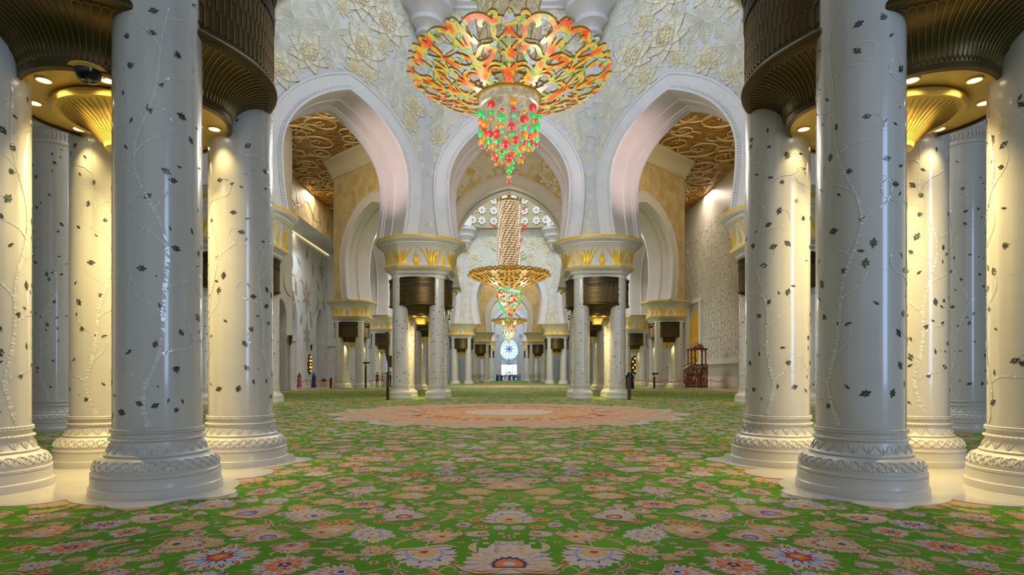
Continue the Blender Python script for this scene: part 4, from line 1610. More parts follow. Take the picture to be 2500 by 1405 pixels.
BEADS1 = """r455,200,55 o770,160,58 r1045,245,55 g297,333,52 g455,318,38 r605,283,28 r773,277,37 t775,363,30 o920,312,30 g605,393,57 r920,413,57 g1048,362,37 g1130,390,45 r1095,428,25
o1048,448,27 o355,483,55 o300,445,38 t350,382,30 o457,410,28 r745,522,57 g920,533,38 g1100,533,53 o603,513,38 o540,513,30 r305,528,28 g305,620,43 r352,597,35 r432,627,52 r540,620,55
t602,597,30 g745,635,38 o932,648,55 r905,620,27 r998,665,38 o1097,648,35 t1030,572,27 o660,668,28 t485,687,28 g430,735,38 g545,732,38 r520,700,40 o320,733,35 o357,685,30 r658,775,57 r808,712,53
o740,722,28 t887,725,27 r930,757,35 g978,775,35 r1040,773,30 t1100,727,28 r322,810,28 o430,818,28 o485,800,35 r540,820,27 g800,825,38 o885,830,45 o925,838,30 o977,860,27 o1035,855,27
g545,855,38 g660,888,38 r600,880,25 o710,870,25 o800,908,28 r750,915,30 g858,930,32 r893,945,37 r475,905,30 o545,930,28 g610,958,38 r660,975,28 r710,975,57 r523,985,35 o480,977,27
o610,1037,28 o525,1063,28 o705,1075,30 g752,1037,37 o885,1022,32 o852,1000,25 g750,1115,30 g706,1160,40 o706,1243,28 r708,1312,30 o1050,690,30 r1090,600,25""".split()
ME_BEAD = {}
for ck in 'rgot':
    b = MB()
    b.sphere((0, 0, 0), 1, 14)
    b.lathe([(.12, .95), (.12, 1.12), (.02, 1.12)], 8, mi=1)
    b.lathe([(.02, -1.12), (.12, -1.12), (.12, -.95)], 8, mi=1)
    ME_BEAD[ck] = proto(b, 'bead', [M['bead' + ck], M['gilt']])

SCALE = 1405 / 240.0


def bead(root, ck, x, y, z, r):
    o = note(inst('bead', ME_BEAD[ck], root, (x, y, z)))
    o.scale = (r, r, r)


# first chandelier
ch = bpy.data.objects.new('chandelier', None)
COL.objects.link(ch)
ch.location = (0, D1, 0)
tag(ch, 'nearest chandelier, orange and gold openwork bowl with red, green and amber beads', 'chandelier', 'chandeliers along the aisle')
hh1 = lambda s: 11.62 + .92 * s ** 1.25
note(chand_bowl(1.12, 3.72, 6, 0, 0, hh1, 'fire', .075, 2).build('openwork_bowl', [M['fire'], M['gilt']], ch, False))
mb = MB()
mb.lathe([(.5, 24.4), (.05, 24.6), (.05, 35.8)], 10)
note(mb.build('hanging_rod', M['gilt'], ch))
mb = MB()
mb.lathe([(1.0, 12.1), (1.06, 12.14), (1.0, 12.2)], 40)
note(mb.build('inner_hoop', M['gilt'], ch))
mb = MB()
mb.lathe([(1.16, 11.56), (1.2, 11.58), (1.22, 11.64), (1.16, 11.70), (1.08, 11.70), (1.06, 11.6), (1.16, 11.56)], 48)
for k in range(22):
    a = 2 * pi * k / 22
    mb.tube([(1.1 * cos(a), 1.1 * sin(a), 11.7), (3.6 * cos(a), 3.6 * sin(a), 12.65)], .018, 4)
for rr_ in (1.9, 2.8, 3.5):
    mb.tube([(rr_ * cos(2 * pi * k / 44), rr_ * sin(2 * pi * k / 44), hh1((rr_ - 1.12) / 2.6) + .14) for k in range(44)], .02, 4, 0, True)
for k in range(11):
    a = 2 * pi * k / 11 - pi / 2
    mb.tube([(1.0 * cos(a), 1.0 * sin(a), 12.2), (1.5 * cos(a), 1.5 * sin(a), 11.9)], .04, 4)
note(mb.build('gilded_ring', M['gilt'], ch))
mb = MB()
mb.lathe([(1.12, 11.66), (1.10, 11.3), (1.0, 11.28)], 44, mod=lambda a, z, r: .012 * sin(44 * a))
for (r, z0, z1, n_) in ((.92, 11.5, 10.75, 8), (.78, 11.0, 10.25, 7), (.60, 10.6, 9.75, 6), (.38, 10.1, 9.3, 5)):
    for k in range(n_):
        a0 = 2 * pi * k / n_ + r
        rows = []
        for j in range(7):
            t = j / 6
            row = []
            for i in range(9):
                u = i / 8 * 2 - 1
                an = a0 + u * pi / n_ * .98
                rad_ = r + .10 * (1 - u * u) - .05 * t
                top = z0 - .12 * u * u
                bot = z1 + .25 * u * u
                row.append((rad_ * cos(an), rad_ * sin(an), top + (bot - top) * t))
            rows.append(row)
        mb.grid(rows, 0)
        mb.tube(rows[0], .018, 3, 1)
note(mb.build('crystal_strands', [M['crys'], M['gilt']], ch))
# upper crystal column of tilted plates, with gilded edges
mb = MB()
rq = random.Random(3)
for j in range(20):
    z = 12.1 + j * .62
    rz_ = 1.05 + .012 * j
    for i in range(12):
        a = 2 * pi * (i + .5 * (j % 2)) / 12
        da = .27
        t1, t2 = rq.uniform(-.12, .12), rq.uniform(-.12, .12)
        r0, r1 = rz_ + rq.uniform(-.05, .08), rz_ + rq.uniform(.0, .2)
        pts = [(r0 * cos(a - da), r0 * sin(a - da), z + t1), (r0 * cos(a + da), r0 * sin(a + da), z + t2),
               (r1 * cos(a + da), r1 * sin(a + da), z + .62 + t1), (r1 * cos(a), r1 * sin(a), z + .75), (r1 * cos(a - da), r1 * sin(a - da), z + .60 + t2)]
        mb.add(pts, [(0, 1, 2, 3, 4)], 0)
        mb.tube(pts, .016, 3, 1, True)
note(mb.build('crystal_column', [M['crys'], M['gilt']], ch, False))
for i in range(14):
    a = i * 2.4
    z = 12.9 + i * .55
    L = MB()
    L.add([(1.15 * cos(a) + x * cos(a) - y * .0, 1.15 * sin(a) + x * sin(a), z + x * .55 + y) for x, y in [(0, 0), (.25, -.12), (.5, -.08), (.75, .1), (.6, .18), (.3, .16)]], [(0, 1, 2, 3, 4, 5)], 0)
    L.tube([(1.1 * cos(a), 1.1 * sin(a), z - .3), (1.3 * cos(a), 1.3 * sin(a), z + .05)], .012, 3, 0)
    note(L.build('glass_leaf', [M['leafr'] if i % 2 else M['leafg']], ch, False))
for b in BEADS1:
    ck = b[0]
    px, py, pr = [float(q) for q in b[1:].split(',')]
    X = 1120 + px / SCALE
    Y = 220 + py / SCALE
    zz = D1
    hgt = 1.37 + (917 - Y) / 1400 * zz
    Rc = 1.16 if hgt > 9.95 else max(.06, 1.0 * (hgt - 8.9) / 1.1)
    xx = (X - 1241) / 1400 * zz
    Rc = max(Rc, abs(xx) + .01)
    dy = -sqrt(max(0, Rc * Rc - xx * xx))
    zz = D1 + dy
    xx = (X - 1241) / 1400 * zz
    bead(ch, ck, xx, dy, 1.37 + (917 - Y) / 1400 * zz, pr / SCALE / 1400 * zz)
bk = MB()
for i in range(34):
    a = pi * (.05 + .9 * i / 33)
    for j in range(3):
        z = 11.2 - j * .42 - (i % 3) * .12
        bk.sphere((1.1 * cos(a), 1.1 * sin(a), z), .07 + .02 * (i % 3), 8, (i + j) % 4)
tag(note(bk.build('rear_beads', [M['beadr'], M['beadg'], M['beado'], M['beadt']], ch)), kind='stuff')

# the two farther chandeliers


def far_chandelier(cy_, R, ring, h_ring, depth, top, label, nb, lod):
    ch = bpy.data.objects.new('chandelier', None)
    COL.objects.link(ch)
    ch.location = (0, cy_, 0)
    tag(ch, label, 'chandelier', 'chandeliers along the aisle')
    hh = lambda s: h_ring + depth * s ** 1.2
    note(chand_bowl(ring, R, 8, 0, 0, hh, 'fire2', .2, 1).build('openwork_bowl', [M['fire2'], M['gilt']], ch, False))
    b2 = chand_bowl(ring * .9, R * .97, 9, 0, 0, lambda s: h_ring + .35 + depth * s ** 1.2, 'fire2', .15, 1)
    note(b2.build('inner_bowl', [M['fire2'], M['gilt']], ch, False))
    rc = ring * .98
    m = MB()
    nl = int((top - h_ring - depth * .6) / .29)
    for j in range(nl):
        z = h_ring + depth * .6 + j * .29
        for i in range(16):
            a = 2 * pi * i / 16 + j * .13
            tx, ty = -sin(a), cos(a)
            cx, cy2 = rc * cos(a), rc * sin(a)
            l = rc * .178
            p = [(cx - tx * l, cy2 - ty * l, z - .04), (cx + tx * l, cy2 + ty * l, z + .10)]
            m.tube(p, .092, 4, 0)
            if i % 2 == 0 and lod:
                m.tube([(cx, cy2, z), (cx * 1.16, cy2 * 1.16, z + .06)], .03, 3, 0)
    note(m.build('crystal_rods', [M['crysw']], ch, False))
    m = MB()
    H0, H1 = h_ring + depth * .5, top
    for i in range(10):
        a0 = 2 * pi * i / 10
        m.tube([(rc * 1.06 * cos(a0 + t * (H1 - H0) * .20), rc * 1.06 * sin(a0 + t * (H1 - H0) * .20), H0 + t * (H1 - H0)) for t in [k / 40 for k in range(41)]], .05, 4)
    for i in range(8):
        a = 2 * pi * i / 8
        m.tube([(rc * cos(a), rc * sin(a), top - .3), (rc * 1.5 * cos(a), rc * 1.5 * sin(a), top + 2.2), (rc * 2.0 * cos(a), rc * 2.0 * sin(a), top + 4)], .16, 4)
    m.lathe([(rc * .9, top), (rc * .2, top + .4), (.08, top + 1.5), (.08, 36.1 if cy_ > 100 else 41.7)], 12)
    note(m.build('gilded_frame', M['gilt'], ch))
    m = MB()
    m.lathe([(rc * .85, h_ring), (rc * .85, top)], 16)
    note(m.build('crystal_core', M['gilt'], ch))
    m = MB()
    m.lathe([(rc, h_ring + .2), (rc, h_ring - .9), (rc * .85, h_ring - 1.6), (rc * .5, h_ring - 2.4), (.1, h_ring - 3.2)], 20)
    note(m.build('crystal_strands', M['crysw'], ch))
    rq = random.Random(int(cy_))
    if lod:
        for i in range(30):
            a = rq.uniform(0, 6.28)
            z = rq.uniform(h_ring + depth + .6, top - 1)
            L = MB()
            c = 1.1 * rc
            L.add([((c + x) * cos(a), (c + x) * sin(a), z + x * .5 + y) for x, y in [(0, 0), (.3, -.12), (.6, -.06), (.95, .15), (.7, .16), (.3, .12)]], [(0, 1, 2, 3, 4, 5)], 0)
            note(L.build('glass_leaf', [M['leafr'] if i % 2 else M['leafg']], ch, False))
    cols = 'rgot'
    if lod:
        i = 0
        for j in range(8):
            z = h_ring - .25 - j * .52
            rj = rc * 1.12 if j < 3 else rc * 1.1 * (1 - (j - 2.5) / 5.2)
            cnt = 15 if j < 3 else max(3, int(16 * (1 - (j - 2) / 6)))
            for q in range(cnt):
                a = -pi / 2 + (q - (cnt - 1) / 2) * pi * 1.05 / max(1, cnt)
                bead(ch, cols[rq.randrange(4)], rj * cos(a), rj * sin(a), z + rq.uniform(-.2, .2), rq.choice((.2, .16, .11)))
                i += 1
        for q in range(2):
            bead(ch, 'ro'[q], 0, 0, h_ring - 4.35 - q * .3, .13)
    else:
        m = MB()
        for j in range(9):
            z = h_ring - .2 - j * .4
            rj = rc * 1.1 if j < 4 else rc * 1.1 * (1 - (j - 3.5) / 5.5)
            for q in range(14 - j):
                a = 2 * pi * q / (14 - j) + j
                m.sphere((rj * cos(a), rj * sin(a), z), rq.choice((.19, .14, .11)), 6, rq.randrange(4))
        tag(note(m.build('bead_strings', [M['beadr'], M['beadg'], M['beado'], M['beadt']], ch)), kind='stuff')
    return ch


far_chandelier(D2, 5.05, 1.38, 12.15, 1.45, 23.0, 'middle chandelier, a golden bowl under a tall spiral column of crystal rods', 100, 1)
far_chandelier(D3, 3.72, 1.2, 11.7, .95, 19, 'small distant chandelier hanging in line above the far window', 0, 0)

# ------------------------------------------------------------------ carpet
cb = MB()
ci = {k: i for i, k in enumerate(PK)}
rc = random.Random(77)
LZ = .00035


JIT = [0.0]


def cpoly(pts, c, lay):
    JIT[0] = (JIT[0] + .618034) % 1.0      # no two motifs exactly coplanar
    lz = (lay + JIT[0] * .9) * LZ
    cb.add([(x, y, lz) for x, y in pts], [tuple(range(len(pts)))], ci[c])


def both(fn, x, y, a):
    fn(x, y, a, 1)
    if x > .05:
        fn(-x, y, -a, -1)


def ring(x, y, r, n, jag, a, mir=1, sq=1.0):
    P = []
    for i in range(2 * n):
        rr_ = r * (1 if i % 2 else 1 - jag)
        t = a + mir * pi * i / n
        P.append((x + rr_ * cos(t), y + rr_ * sin(t) * sq))
    return P


def tr(pts, x, y, a, m):
    return [(x + (px * m) * cos(a) - py * sin(a), y + (px * m) * sin(a) + py * cos(a)) for px, py in pts]


SETS = [('cream', 'peach', 'red', 'cream', 'navy', 'yellow'), ('peach', 'cream', 'orange', 'pale', 'blue', 'cream'), ('pale', 'red', 'cream', 'sky', 'navy', 'orange'),
        ('cream', 'orange', 'pale', 'blue', 'cream', 'red'), ('tan', 'cream', 'pink', 'cream', 'red', 'yellow'), ('pale', 'pink', 'cream', 'orange', 'sky', 'navy'),
        ('pale', 'sky', 'blue', 'cream', 'red', 'yellow'), ('peach', 'red', 'pale', 'orange', 'navy', 'cream')]
ACC = ('red', 'orange', 'navy', 'blue', 'yellow', 'red', 'pink', 'sky')


def lobes(q, R, n, ragged):
    """ragged flower outline: n lobes, each with small teeth"""
    P = []
    for i in range(n):
        k = q.uniform(.88, 1.08)
        for (f, g_) in ((0, .74), (.2, .93), (.32, .86), (.5, 1.0), (.68, .86), (.8, .93)):
            P.append((2 * pi * (i + f) / n, R * g_ * k * (1 + ragged * q.uniform(-.5, .5))))
    return P


def rosette(x, y, R, seed, full):
    q = random.Random(seed)
    S = q.choice(SETS)
    n = q.choice((10, 12, 14)) if R > .2 else q.choice((7, 8, 9))
    sq = q.uniform(.75, 1.0)
    rag = lobes(q, R, n, .12)
    acc = [q.choice(ACC) for _ in range(3)]

    def f(x, y, a, m):
        def pt(t, r):
            px, py = r * cos(t), r * sin(t) * sq
            return tr([(px, py)], x, y, a, m)[0]
        if full:
            cpoly([pt(t, r) for t, r in rag], S[0], 2)
            for i in range(n):
                t = 2 * pi * (i + .5) / n
                d = pi / n
                cpoly([pt(t - d * .25, R * .56), pt(t - d * .55, R * .76), pt(t - d * .15, R * .82), pt(t, R * .93), pt(t + d * .2, R * .80), pt(t + d * .5, R * .74), pt(t + d * .2, R * .56)],
                      acc[i % 3] if i % 2 else S[1], 3)
                cpoly([pt(t - d * .10, R * .60), pt(t - d * .2, R * .70), pt(t, R * .80), pt(t + d * .2, R * .68), pt(t + d * .1, R * .60)], S[0] if i % 2 else S[2], 4)
            cpoly([pt(t, r * .60) for t, r in rag], S[3], 5)
            for i in range(n):
                t = 2 * pi * i / n
                d = pi / n
                cpoly([pt(t - d * .5, R * .34), pt(t, R * .54), pt(t + d * .5, R * .34)], acc[(i + 1) % 3] if i % 2 else S[4], 6)
            cpoly([pt(2 * pi * i / 12, R * (.36 if i % 2 else .30)) for i in range(12)], S[1], 7)
            cpoly([pt(2 * pi * i / 10 + .3, R * (.26 if i % 2 else .17)) for i in range(10)], S[5], 8)
            cpoly([pt(2 * pi * i / 6, R * (.14 if i % 2 else .06)) for i in range(6)], S[2], 9)
        else:
            cpoly([pt(2 * pi * i / (2 * n), R * (1 if i % 2 else .78)) for i in range(2 * n)], S[0], 2)
            cpoly([pt(2 * pi * i / (2 * n) + .2, R * (.66 if i % 2 else .45)) for i in range(2 * n)], S[3], 3)
            cpoly([pt(2 * pi * i / 8, R * (.36 if i % 2 else .2)) for i in range(8)], S[4], 4)
    both(f, x, y, q.random() * 6 if x > 0 else 0)


def palmette(x, y, R, ang, seed, full):
    q = random.Random(seed)
    S = q.choice(SETS)
    acc = [q.choice(ACC) for _ in range(4)]
    n = 15
    prof = []
    for i in range(n * 3 + 1):
        t = -.75 + (pi + 1.5) * i / (n * 3)
        k = (.86, 1.02, .93)[i % 3]
        prof.append((t, R * k * (1 + .30 * max(0, sin(t)) ** 6) * (1.12 - .18 * abs(cos(t)) ** 3)))

    def f(x, y, a, m):
        def sh(k, dy=0.0, kx=1.0):
            return tr([(r * k * cos(t) * kx, r * k * sin(t) + dy) for t, r in prof], x, y, a, m)
        cpoly(sh(1.0), S[0], 2)
        if full:
            for i in range(13):
                t = -.45 + (pi + .9) * i / 12
                w = .085
                c = acc[i % 4] if i % 2 else S[1]
                P = [(R * .58 * cos(t), R * .58 * sin(t)), (R * .72 * cos(t + w), R * .72 * sin(t + w)), (R * .84 * cos(t + w * .8), R * .84 * sin(t + w * .8)), (R * .95 * cos(t + w * .1), R * .95 * sin(t + w * .1)),
                     (R * .80 * cos(t - w * .9), R * .80 * sin(t - w * .9)), (R * .68 * cos(t - w * .8), R * .68 * sin(t - w * .8))]
                cpoly(tr(P, x, y, a, m), c, 3)
                P = [(R * .62 * cos(t), R * .62 * sin(t)), (R * .74 * cos(t + w * .4), R * .74 * sin(t + w * .4)), (R * .82 * cos(t), R * .82 * sin(t)), (R * .72 * cos(t - w * .4), R * .72 * sin(t - w * .4))]
                cpoly(tr(P, x, y, a, m), S[0], 4)
            cpoly(sh(.62, -R * .04), S[2], 5)
            cpoly(sh(.56, -R * .05), 'pale', 6)
            for i in range(9):
                t = -.1 + (pi + .2) * i / 8
                cpoly(tr([(R * .30 * cos(t - .12), R * .3 * sin(t - .12) - .05 * R), (R * .50 * cos(t), R * .5 * sin(t) - .05 * R), (R * .30 * cos(t + .12), R * .3 * sin(t + .12) - .05 * R)], x, y, a, m), acc[(i + 2) % 4], 7)
            cpoly(sh(.34, -R * .10, 1.2), S[5], 8)
            cpoly(sh(.25, -R * .10, 1.3), S[3], 9)
            cpoly(sh(.12, -R * .10, 1.2), S[4], 10)
            for sd in (-1, 1):
                P = [(sd * R * .02, -R * .30), (sd * R * .3, -R * .62), (sd * R * .62, -R * .66), (sd * R * .95, -R * .42), (sd * R * 1.12, -R * .1), (sd * R * .9, -R * .30), (sd * R * .6, -R * .48), (sd * R * .3, -R * .42)]
                cpoly(tr(P, x, y, a, m), 'cream', 11)
                P = [(sd * R * .2, -R * .46), (sd * R * .55, -R * .58), (sd * R * .85, -R * .40), (sd * R * .55, -R * .52)]
                cpoly(tr(P, x, y, a, m), acc[0], 12)
        else:
            cpoly(sh(.62), S[2], 3)
            cpoly(sh(.45), S[3], 4)
            cpoly(sh(.25), S[4], 5)
    both(f, x, y, ang)


def small(x, y, R, seed, full):
    q = random.Random(seed)
    S = q.choice(SETS)
    n = q.choice((5, 5, 6))
    c2 = q.choice(ACC)

    def f(x, y, a, m):
        cpoly(ring(x, y, R, n, .42, a, m), S[0], 2)
        cpoly(ring(x, y, R * .66, n, .4, a + .1, m), c2, 3)
        if full:
            cpoly(ring(x, y, R * .34, n, .3, a, m), S[1], 4)
            cpoly(ring(x, y, R * .17, 4, .3, a, m), S[4], 5)
    both(f, x, y, q.random() * 6)


def sickle(x, y, L, ang, seed, full):
    """long feathered curved leaf with a hooked tip"""
    q = random.Random(seed)
    S = q.choice(SETS)
    bend = q.choice((-1, 1)) * q.uniform(.5, 1.5)
    wd = L * q.uniform(.09, .17)
    n = 16 if full else 8
    col = q.choice(ACC)
    col2 = q.choice(ACC)
    ctr = []
    h = 0
    px = py = 0.0
    for i in range(n + 1):
        ctr.append((px, py, h))
        h += bend / n * (1 + 1.6 * i / n)
        px += cos(h) * L / n
        py += sin(h) * L / n
    mx, my = ctr[n // 2][0], ctr[n // 2][1]

    def side(k, serr, t0=0, t1=1):
        P = []
        for i, (a, b, h_) in enumerate(ctr):
            t = i / n
            if t < t0 or t > t1:
                continue
            w = wd * k * sin(pi * min(1, t * .92 + .06)) * (1 + (serr if i % 2 else -serr))
            P.append((a - mx - sin(h_) * w, b - my + cos(h_) * w))
        return P

    def f(x, y, a, m):
        cpoly(tr(side(.85, .28) + side(-.55, -.2)[::-1], x, y, a, m), S[0], 1)
        if full:
            cpoly(tr(side(.42, .2, .08, .92) + side(-.10, 0, .08, .92)[::-1], x, y, a, m), col, 3)
            cpoly(tr(side(.22, .1, .15, .8) + side(.05, 0, .15, .8)[::-1], x, y, a, m), S[1], 4)
            cpoly(tr(side(-.16, 0, .2, .7) + side(-.34, .1, .2, .7)[::-1], x, y, a, m), col2, 3)
    both(f, x, y, ang)


def vine_c(x0, y0, x1, y1, w, seed):
    q = random.Random(seed)
    b = q.uniform(-.35, .35)
    zj = q.uniform(.3, .95)

    def f(m):
        n = 12
        dx, dy = (x1 - x0), (y1 - y0)
        P = []
        for i in range(n + 1):
            t = i / n
            o = b * sin(pi * t) + .06 * sin(3 * pi * t)
            P.append((m * (x0 + dx * t - dy * o), y0 + dy * t + dx * o))
        A, B = [], []
        for i in range(n + 1):
            p, r = P[max(0, i - 1)], P[min(n, i + 1)]
            L = math.dist(p, r) or 1
            nx, ny = -(r[1] - p[1]) / L * w / 2, (r[0] - p[0]) / L * w / 2
            A.append((P[i][0] + nx, P[i][1] + ny, LZ * zj))
            B.append((P[i][0] - nx, P[i][1] - ny, LZ * zj))
        cb.grid([A, B], ci['cream'])
    f(1)
    f(-1)


def ok_floor(x, y, r):
    if x > 19 or y < 2.6:
        return False
    if (x - 5.26) ** 2 + (y - 7.93) ** 2 < (1.2 + r * .5) ** 2:
        return False
    if x * x + (y - D1) ** 2 < 6.3 ** 2 or x * x + (y - D2) ** 2 < 7 ** 2:
        return False
    return True


PL = []
CELL = {}


def free(x, y, r):
    cx, cy2 = int(x // 1), int(y // 1)
    for i in range(cx - 1, cx + 2):
        for j in range(cy2 - 1, cy2 + 2):
            for (a, b, r2) in CELL.get((i, j), ()):
                if (a - x) ** 2 + (b - y) ** 2 < ((r + r2) * .85) ** 2:
                    return False
    return True


def put(x, y, r):
    CELL.setdefault((int(x // 1), int(y // 1)), []).append((x, y, r))
    PL.append((x, y, r))


# motifs that can be read in the photograph
KN = [('p', 0, 4.18, .36, 0), ('p', 0, 5.45, .26, 0), ('p', 0, 7.05, .30, 0), ('r', 0, 6.05, .14, 0), ('r', 0, 8.8, .2, 0), ('p', 0, 10.8, .25, 0), ('s', 0, 4.86, .07, 0), ('s', 0, 6.5, .09, 0),
      ('r', 2.18, 4.32, .34, 0), ('r', 1.04, 4.48, .165, 0), ('r', 3.2, 3.75, .2, 0), ('p', 1.62, 5.0, .22, .8), ('p', 1.02, 5.55, .22, -.4), ('r', .52, 5.75, .10, 0), ('r', .55, 6.2, .15, 0),
      ('r', 1.55, 6.1, .27, 0), ('r', 2.9, 5.2, .2, 0), ('p', 3.1, 6.0, .24, -.3), ('r', .42, 5.25, .10, 0), ('p', 1.75, 4.6, .16, 2.6), ('r', 2.4, 7.0, .22, 0), ('r', 1.3, 7.9, .24, 0), ('p', 2.5, 9.4, .28, 1)]
for kd, x, y, r, a in KN:
    put(x, y, r)
    if kd == 'p':
        palmette(x, y, r, a, int(x * 91 + y * 17), True)
    elif kd == 'r':
        rosette(x, y, r, int(x * 31 + y * 57), True)
    else:
        small(x, y, r, 3, True)
cpoly([(0, 3.86), (.10, 3.78), (.34, 3.74), (.62, 3.72), (.62, 3.2), (-.62, 3.2), (-.62, 3.72), (-.34, 3.74), (-.10, 3.78)], 'red', 13)
cpoly([(0, 3.83), (.09, 3.76), (.34, 3.715), (.60, 3.69), (.60, 3.1), (-.60, 3.1), (-.60, 3.69), (-.34, 3.715), (-.09, 3.76)], 'tan', 14)


def scatter(n, rmin, rmax, y0, y1, x1, fn, gap=0.0):
    for _ in range(n):
        y = y0 + (y1 - y0) * rc.random()
        xm = min(x1, y * .95 + 1.2)
        x = rc.uniform(0, xm)
        r = rc.uniform(rmin, rmax)
        if x < r:
            x = 0 if x < r * .5 else r
        if not ok_floor(x, y, r) or not free(x, y, r + gap):
            continue
        put(x, y, r + gap)
        fn(x, y, r)


def big(x, y, r):
    full = y < 17
    if rc.random() < .55:
        palmette(x, y, r, rc.uniform(-3, 3) if x > 0 else 0, rc.randrange(10**6), full)
    else:
        rosette(x, y, r, rc.randrange(10**6), full)


def mid_(x, y, r):
    full = y < 13
    c = rc.random()
    if c < .35:
        rosette(x, y, r, rc.randrange(10**6), full)
    elif c < .55:
        palmette(x, y, r, rc.uniform(-3, 3) if x > 0 else 0, rc.randrange(10**6), full)
    else:
        sickle(x, y, r * 2.7, rc.uniform(-3, 3) if x > 0 else 0, rc.randrange(10**6), full)


def lit(x, y, r):
    if rc.random() < .5:
        small(x, y, r, rc.randrange(10**6), y < 10)
    else:
        sickle(x, y, r * 2.8, rc.uniform(-3, 3) if x > 0 else 0, rc.randrange(10**6), y < 9)


scatter(4500, .18, .27, 2.8, 34, 19, big, .03)
scatter(26000, .075, .125, 2.8, 30, 19, mid_, .0)
scatter(14000, .035, .055, 2.8, 11, 13, lit, .01)
scatter(14000, .06, .09, 10, 26, 17, lit, .012)
scatter(9000, .10, .15, 22, 42, 19, lit, .01)
scatter(9000, .2, .34, 30, 66, 19, mid_, .02)
scatter(9000, .10, .18, 34, 66, 19, lit, .0)
scatter(7000, .12, .26, 30, 66, 19, lit, -.04)
scatter(6500, .3, .5, 60, 110, 19, lit, .0)
vs_ = [p for p in PL if p[1] < 16 and p[2] > .11]
for i, (x, y, r) in enumerate(vs_):
    nb = sorted(vs_, key=lambda p: (p[0] - x) ** 2 + (p[1] - y) ** 2)[1:4]
    for j, p in enumerate(nb):
        if p[0] + p[1] * 1.3 > x + y * 1.3:
            vine_c(x, y, p[0], p[1], .014, i * 7 + j)


# medallions
def medal(cy_, k):
    def rg(R, n, jag, c, lay):
        P = []
        for i in range(n * 8):
            t = 2 * pi * i / (n * 8)
            P.append(((R * k * (1 + jag * abs(sin(n * t / 2)))) * sin(t), cy_ + (R * k * (1 + jag * abs(sin(n * t / 2)))) * cos(t)))
        cpoly(P, c, lay)
    rg(5.9, 16, .10, 'pale', 9)
    rg(5.6, 16, .09, 'tan', 10)
    rg(5.45, 16, .08, 'cream', 11)
    rg(4.15, 16, .06, 'pink', 12)
    rg(3.95, 16, .06, 'cream', 13)
    rg(2.9, 16, .06, 'tan', 14)
    rg(1.75, 16, .06, 'pink', 16)
    rg(1.6, 12, .06, 'pale', 17)
    q = random.Random(9)
    for (r0, r1, cols, n, sz) in ((5.2, 6.3, ('pink', 'pale', 'sky', 'cream', 'peach', 'pale'), 300, .13), (4.2, 5.3, ('orange', 'peach', 'tan', 'pale', 'peach', 'tan'), 330, .11), (3.1, 4.1, ('red', 'pink', 'red', 'pale', 'orange'), 260, .15),
                                  (1.7, 3.0, ('orange', 'peach', 'cream', 'orange', 'pink'), 170, .16), (0, 1.5, ('sky', 'cream', 'pink', 'pale'), 60, .12)):
        for _ in range(n):
            t, r = q.uniform(0, pi), q.uniform(r0, r1) * k
            R = sz * q.uniform(.5, 1.1) * k
            c = q.choice(cols)
            for m in (-1, 1):
                cpoly(ring(m * r * sin(t), cy_ + r * cos(t), R, 5, .5, t * m, m), c, 18)


medal(D1, 1.0)
medal(D2, 1.15)
cb.add([(-18.6, -6, 0), (18.6, -6, 0), (18.6, 140, 0), (-18.6, 140, 0)], [(0, 1, 2, 3)], 0)
for sx in (-1, 1):
    cb.quad((sx * 18.6, -6, LZ * 3), (sx * 19.4, -6, LZ * 3), (sx * 19.4, 140, LZ * 3), (sx * 18.6, 140, LZ * 3), ci['tan'])
cp = cb.build('prayer_carpet', CM, None, False, (0, 0, 0.0))
tag(cp, 'green carpet woven with cream, red and blue flowers, covering the prayer hall floor', 'carpet')

# ------------------------------------------------------------------ people


def body_mesh(pose):
    """skinned figure, 1.7 m tall, facing -y. pose: arm angles"""
    me = bpy.data.meshes.new('body')
    V, E, R = [], [], []

    def v(x, y, z, r, p=None):
        V.append((x, y, z))
        R.append(r)
        if p is not None:
            E.append((p, len(V) - 1))
        return len(V) - 1
    pel = v(0, 0, .93, .13)
    wa = v(0, 0, 1.08, .115, pel)
    chn = v(0, 0, 1.27, .135, wa)
    sh = v(0, 0, 1.40, .10, chn)
    nk = v(0, 0, 1.47, .052, sh)
    hd = v(0, -.01, 1.55, .078, nk)
    v(0, -.01, 1.64, .075, hd)
    for s in (-1, 1):
        hp = v(s * .09, 0, .86, .09, pel)
        kn = v(s * .10, -.01 * pose.get('step', 1), .48, .058, hp)
        an = v(s * .10, .02, .09, .04, kn)
        v(s * .11, -.12, .035, .035, an)
        s1 = v(s * .17, 0, 1.37, .06, sh)
        if s == pose.get('raise'):
            el = v(s * .27, -.12, 1.18, .042, s1)
            hn = v(s * .25, -.26, 1.42, .030, el)
            v(s * .25, -.28, 1.50, .03, hn)
        elif pose.get('front'):
            el = v(s * .23, -.02, 1.10, .042, s1)
            hn = v(s * .08, -.20, 1.05, .030, el)
        else:
            el = v(s * .22, .02, 1.10, .042, s1)
            hn = v(s * .23, -.05, .86, .030, el)
            v(s * .23, -.07, .78, .028, hn)
    me.from_pydata(V, E, [])
    o = bpy.data.objects.new('body', me)
    COL.objects.link(o)
    sk = o.modifiers.new('skin', 'SKIN')
    for i, sv in enumerate(me.skin_vertices[0].data):
        sv.radius = (R[i], R[i] * .85)
        sv.use_root = i == 0
    sb = o.modifiers.new('sub', 'SUBSURF')
    sb.levels = sb.render_levels = 1
    dg = bpy.context.evaluated_depsgraph_get()
    m2 = bpy.data.meshes.new_from_object(o.evaluated_get(dg))
    bpy.data.objects.remove(o)
    m2.name = 'body'
    m2.polygons.foreach_set('use_smooth', [True] * len(m2.polygons))
    return m2


SKIN = mat('skin', (0.45, 0.26, 0.17), 0.5)
CLO = {}


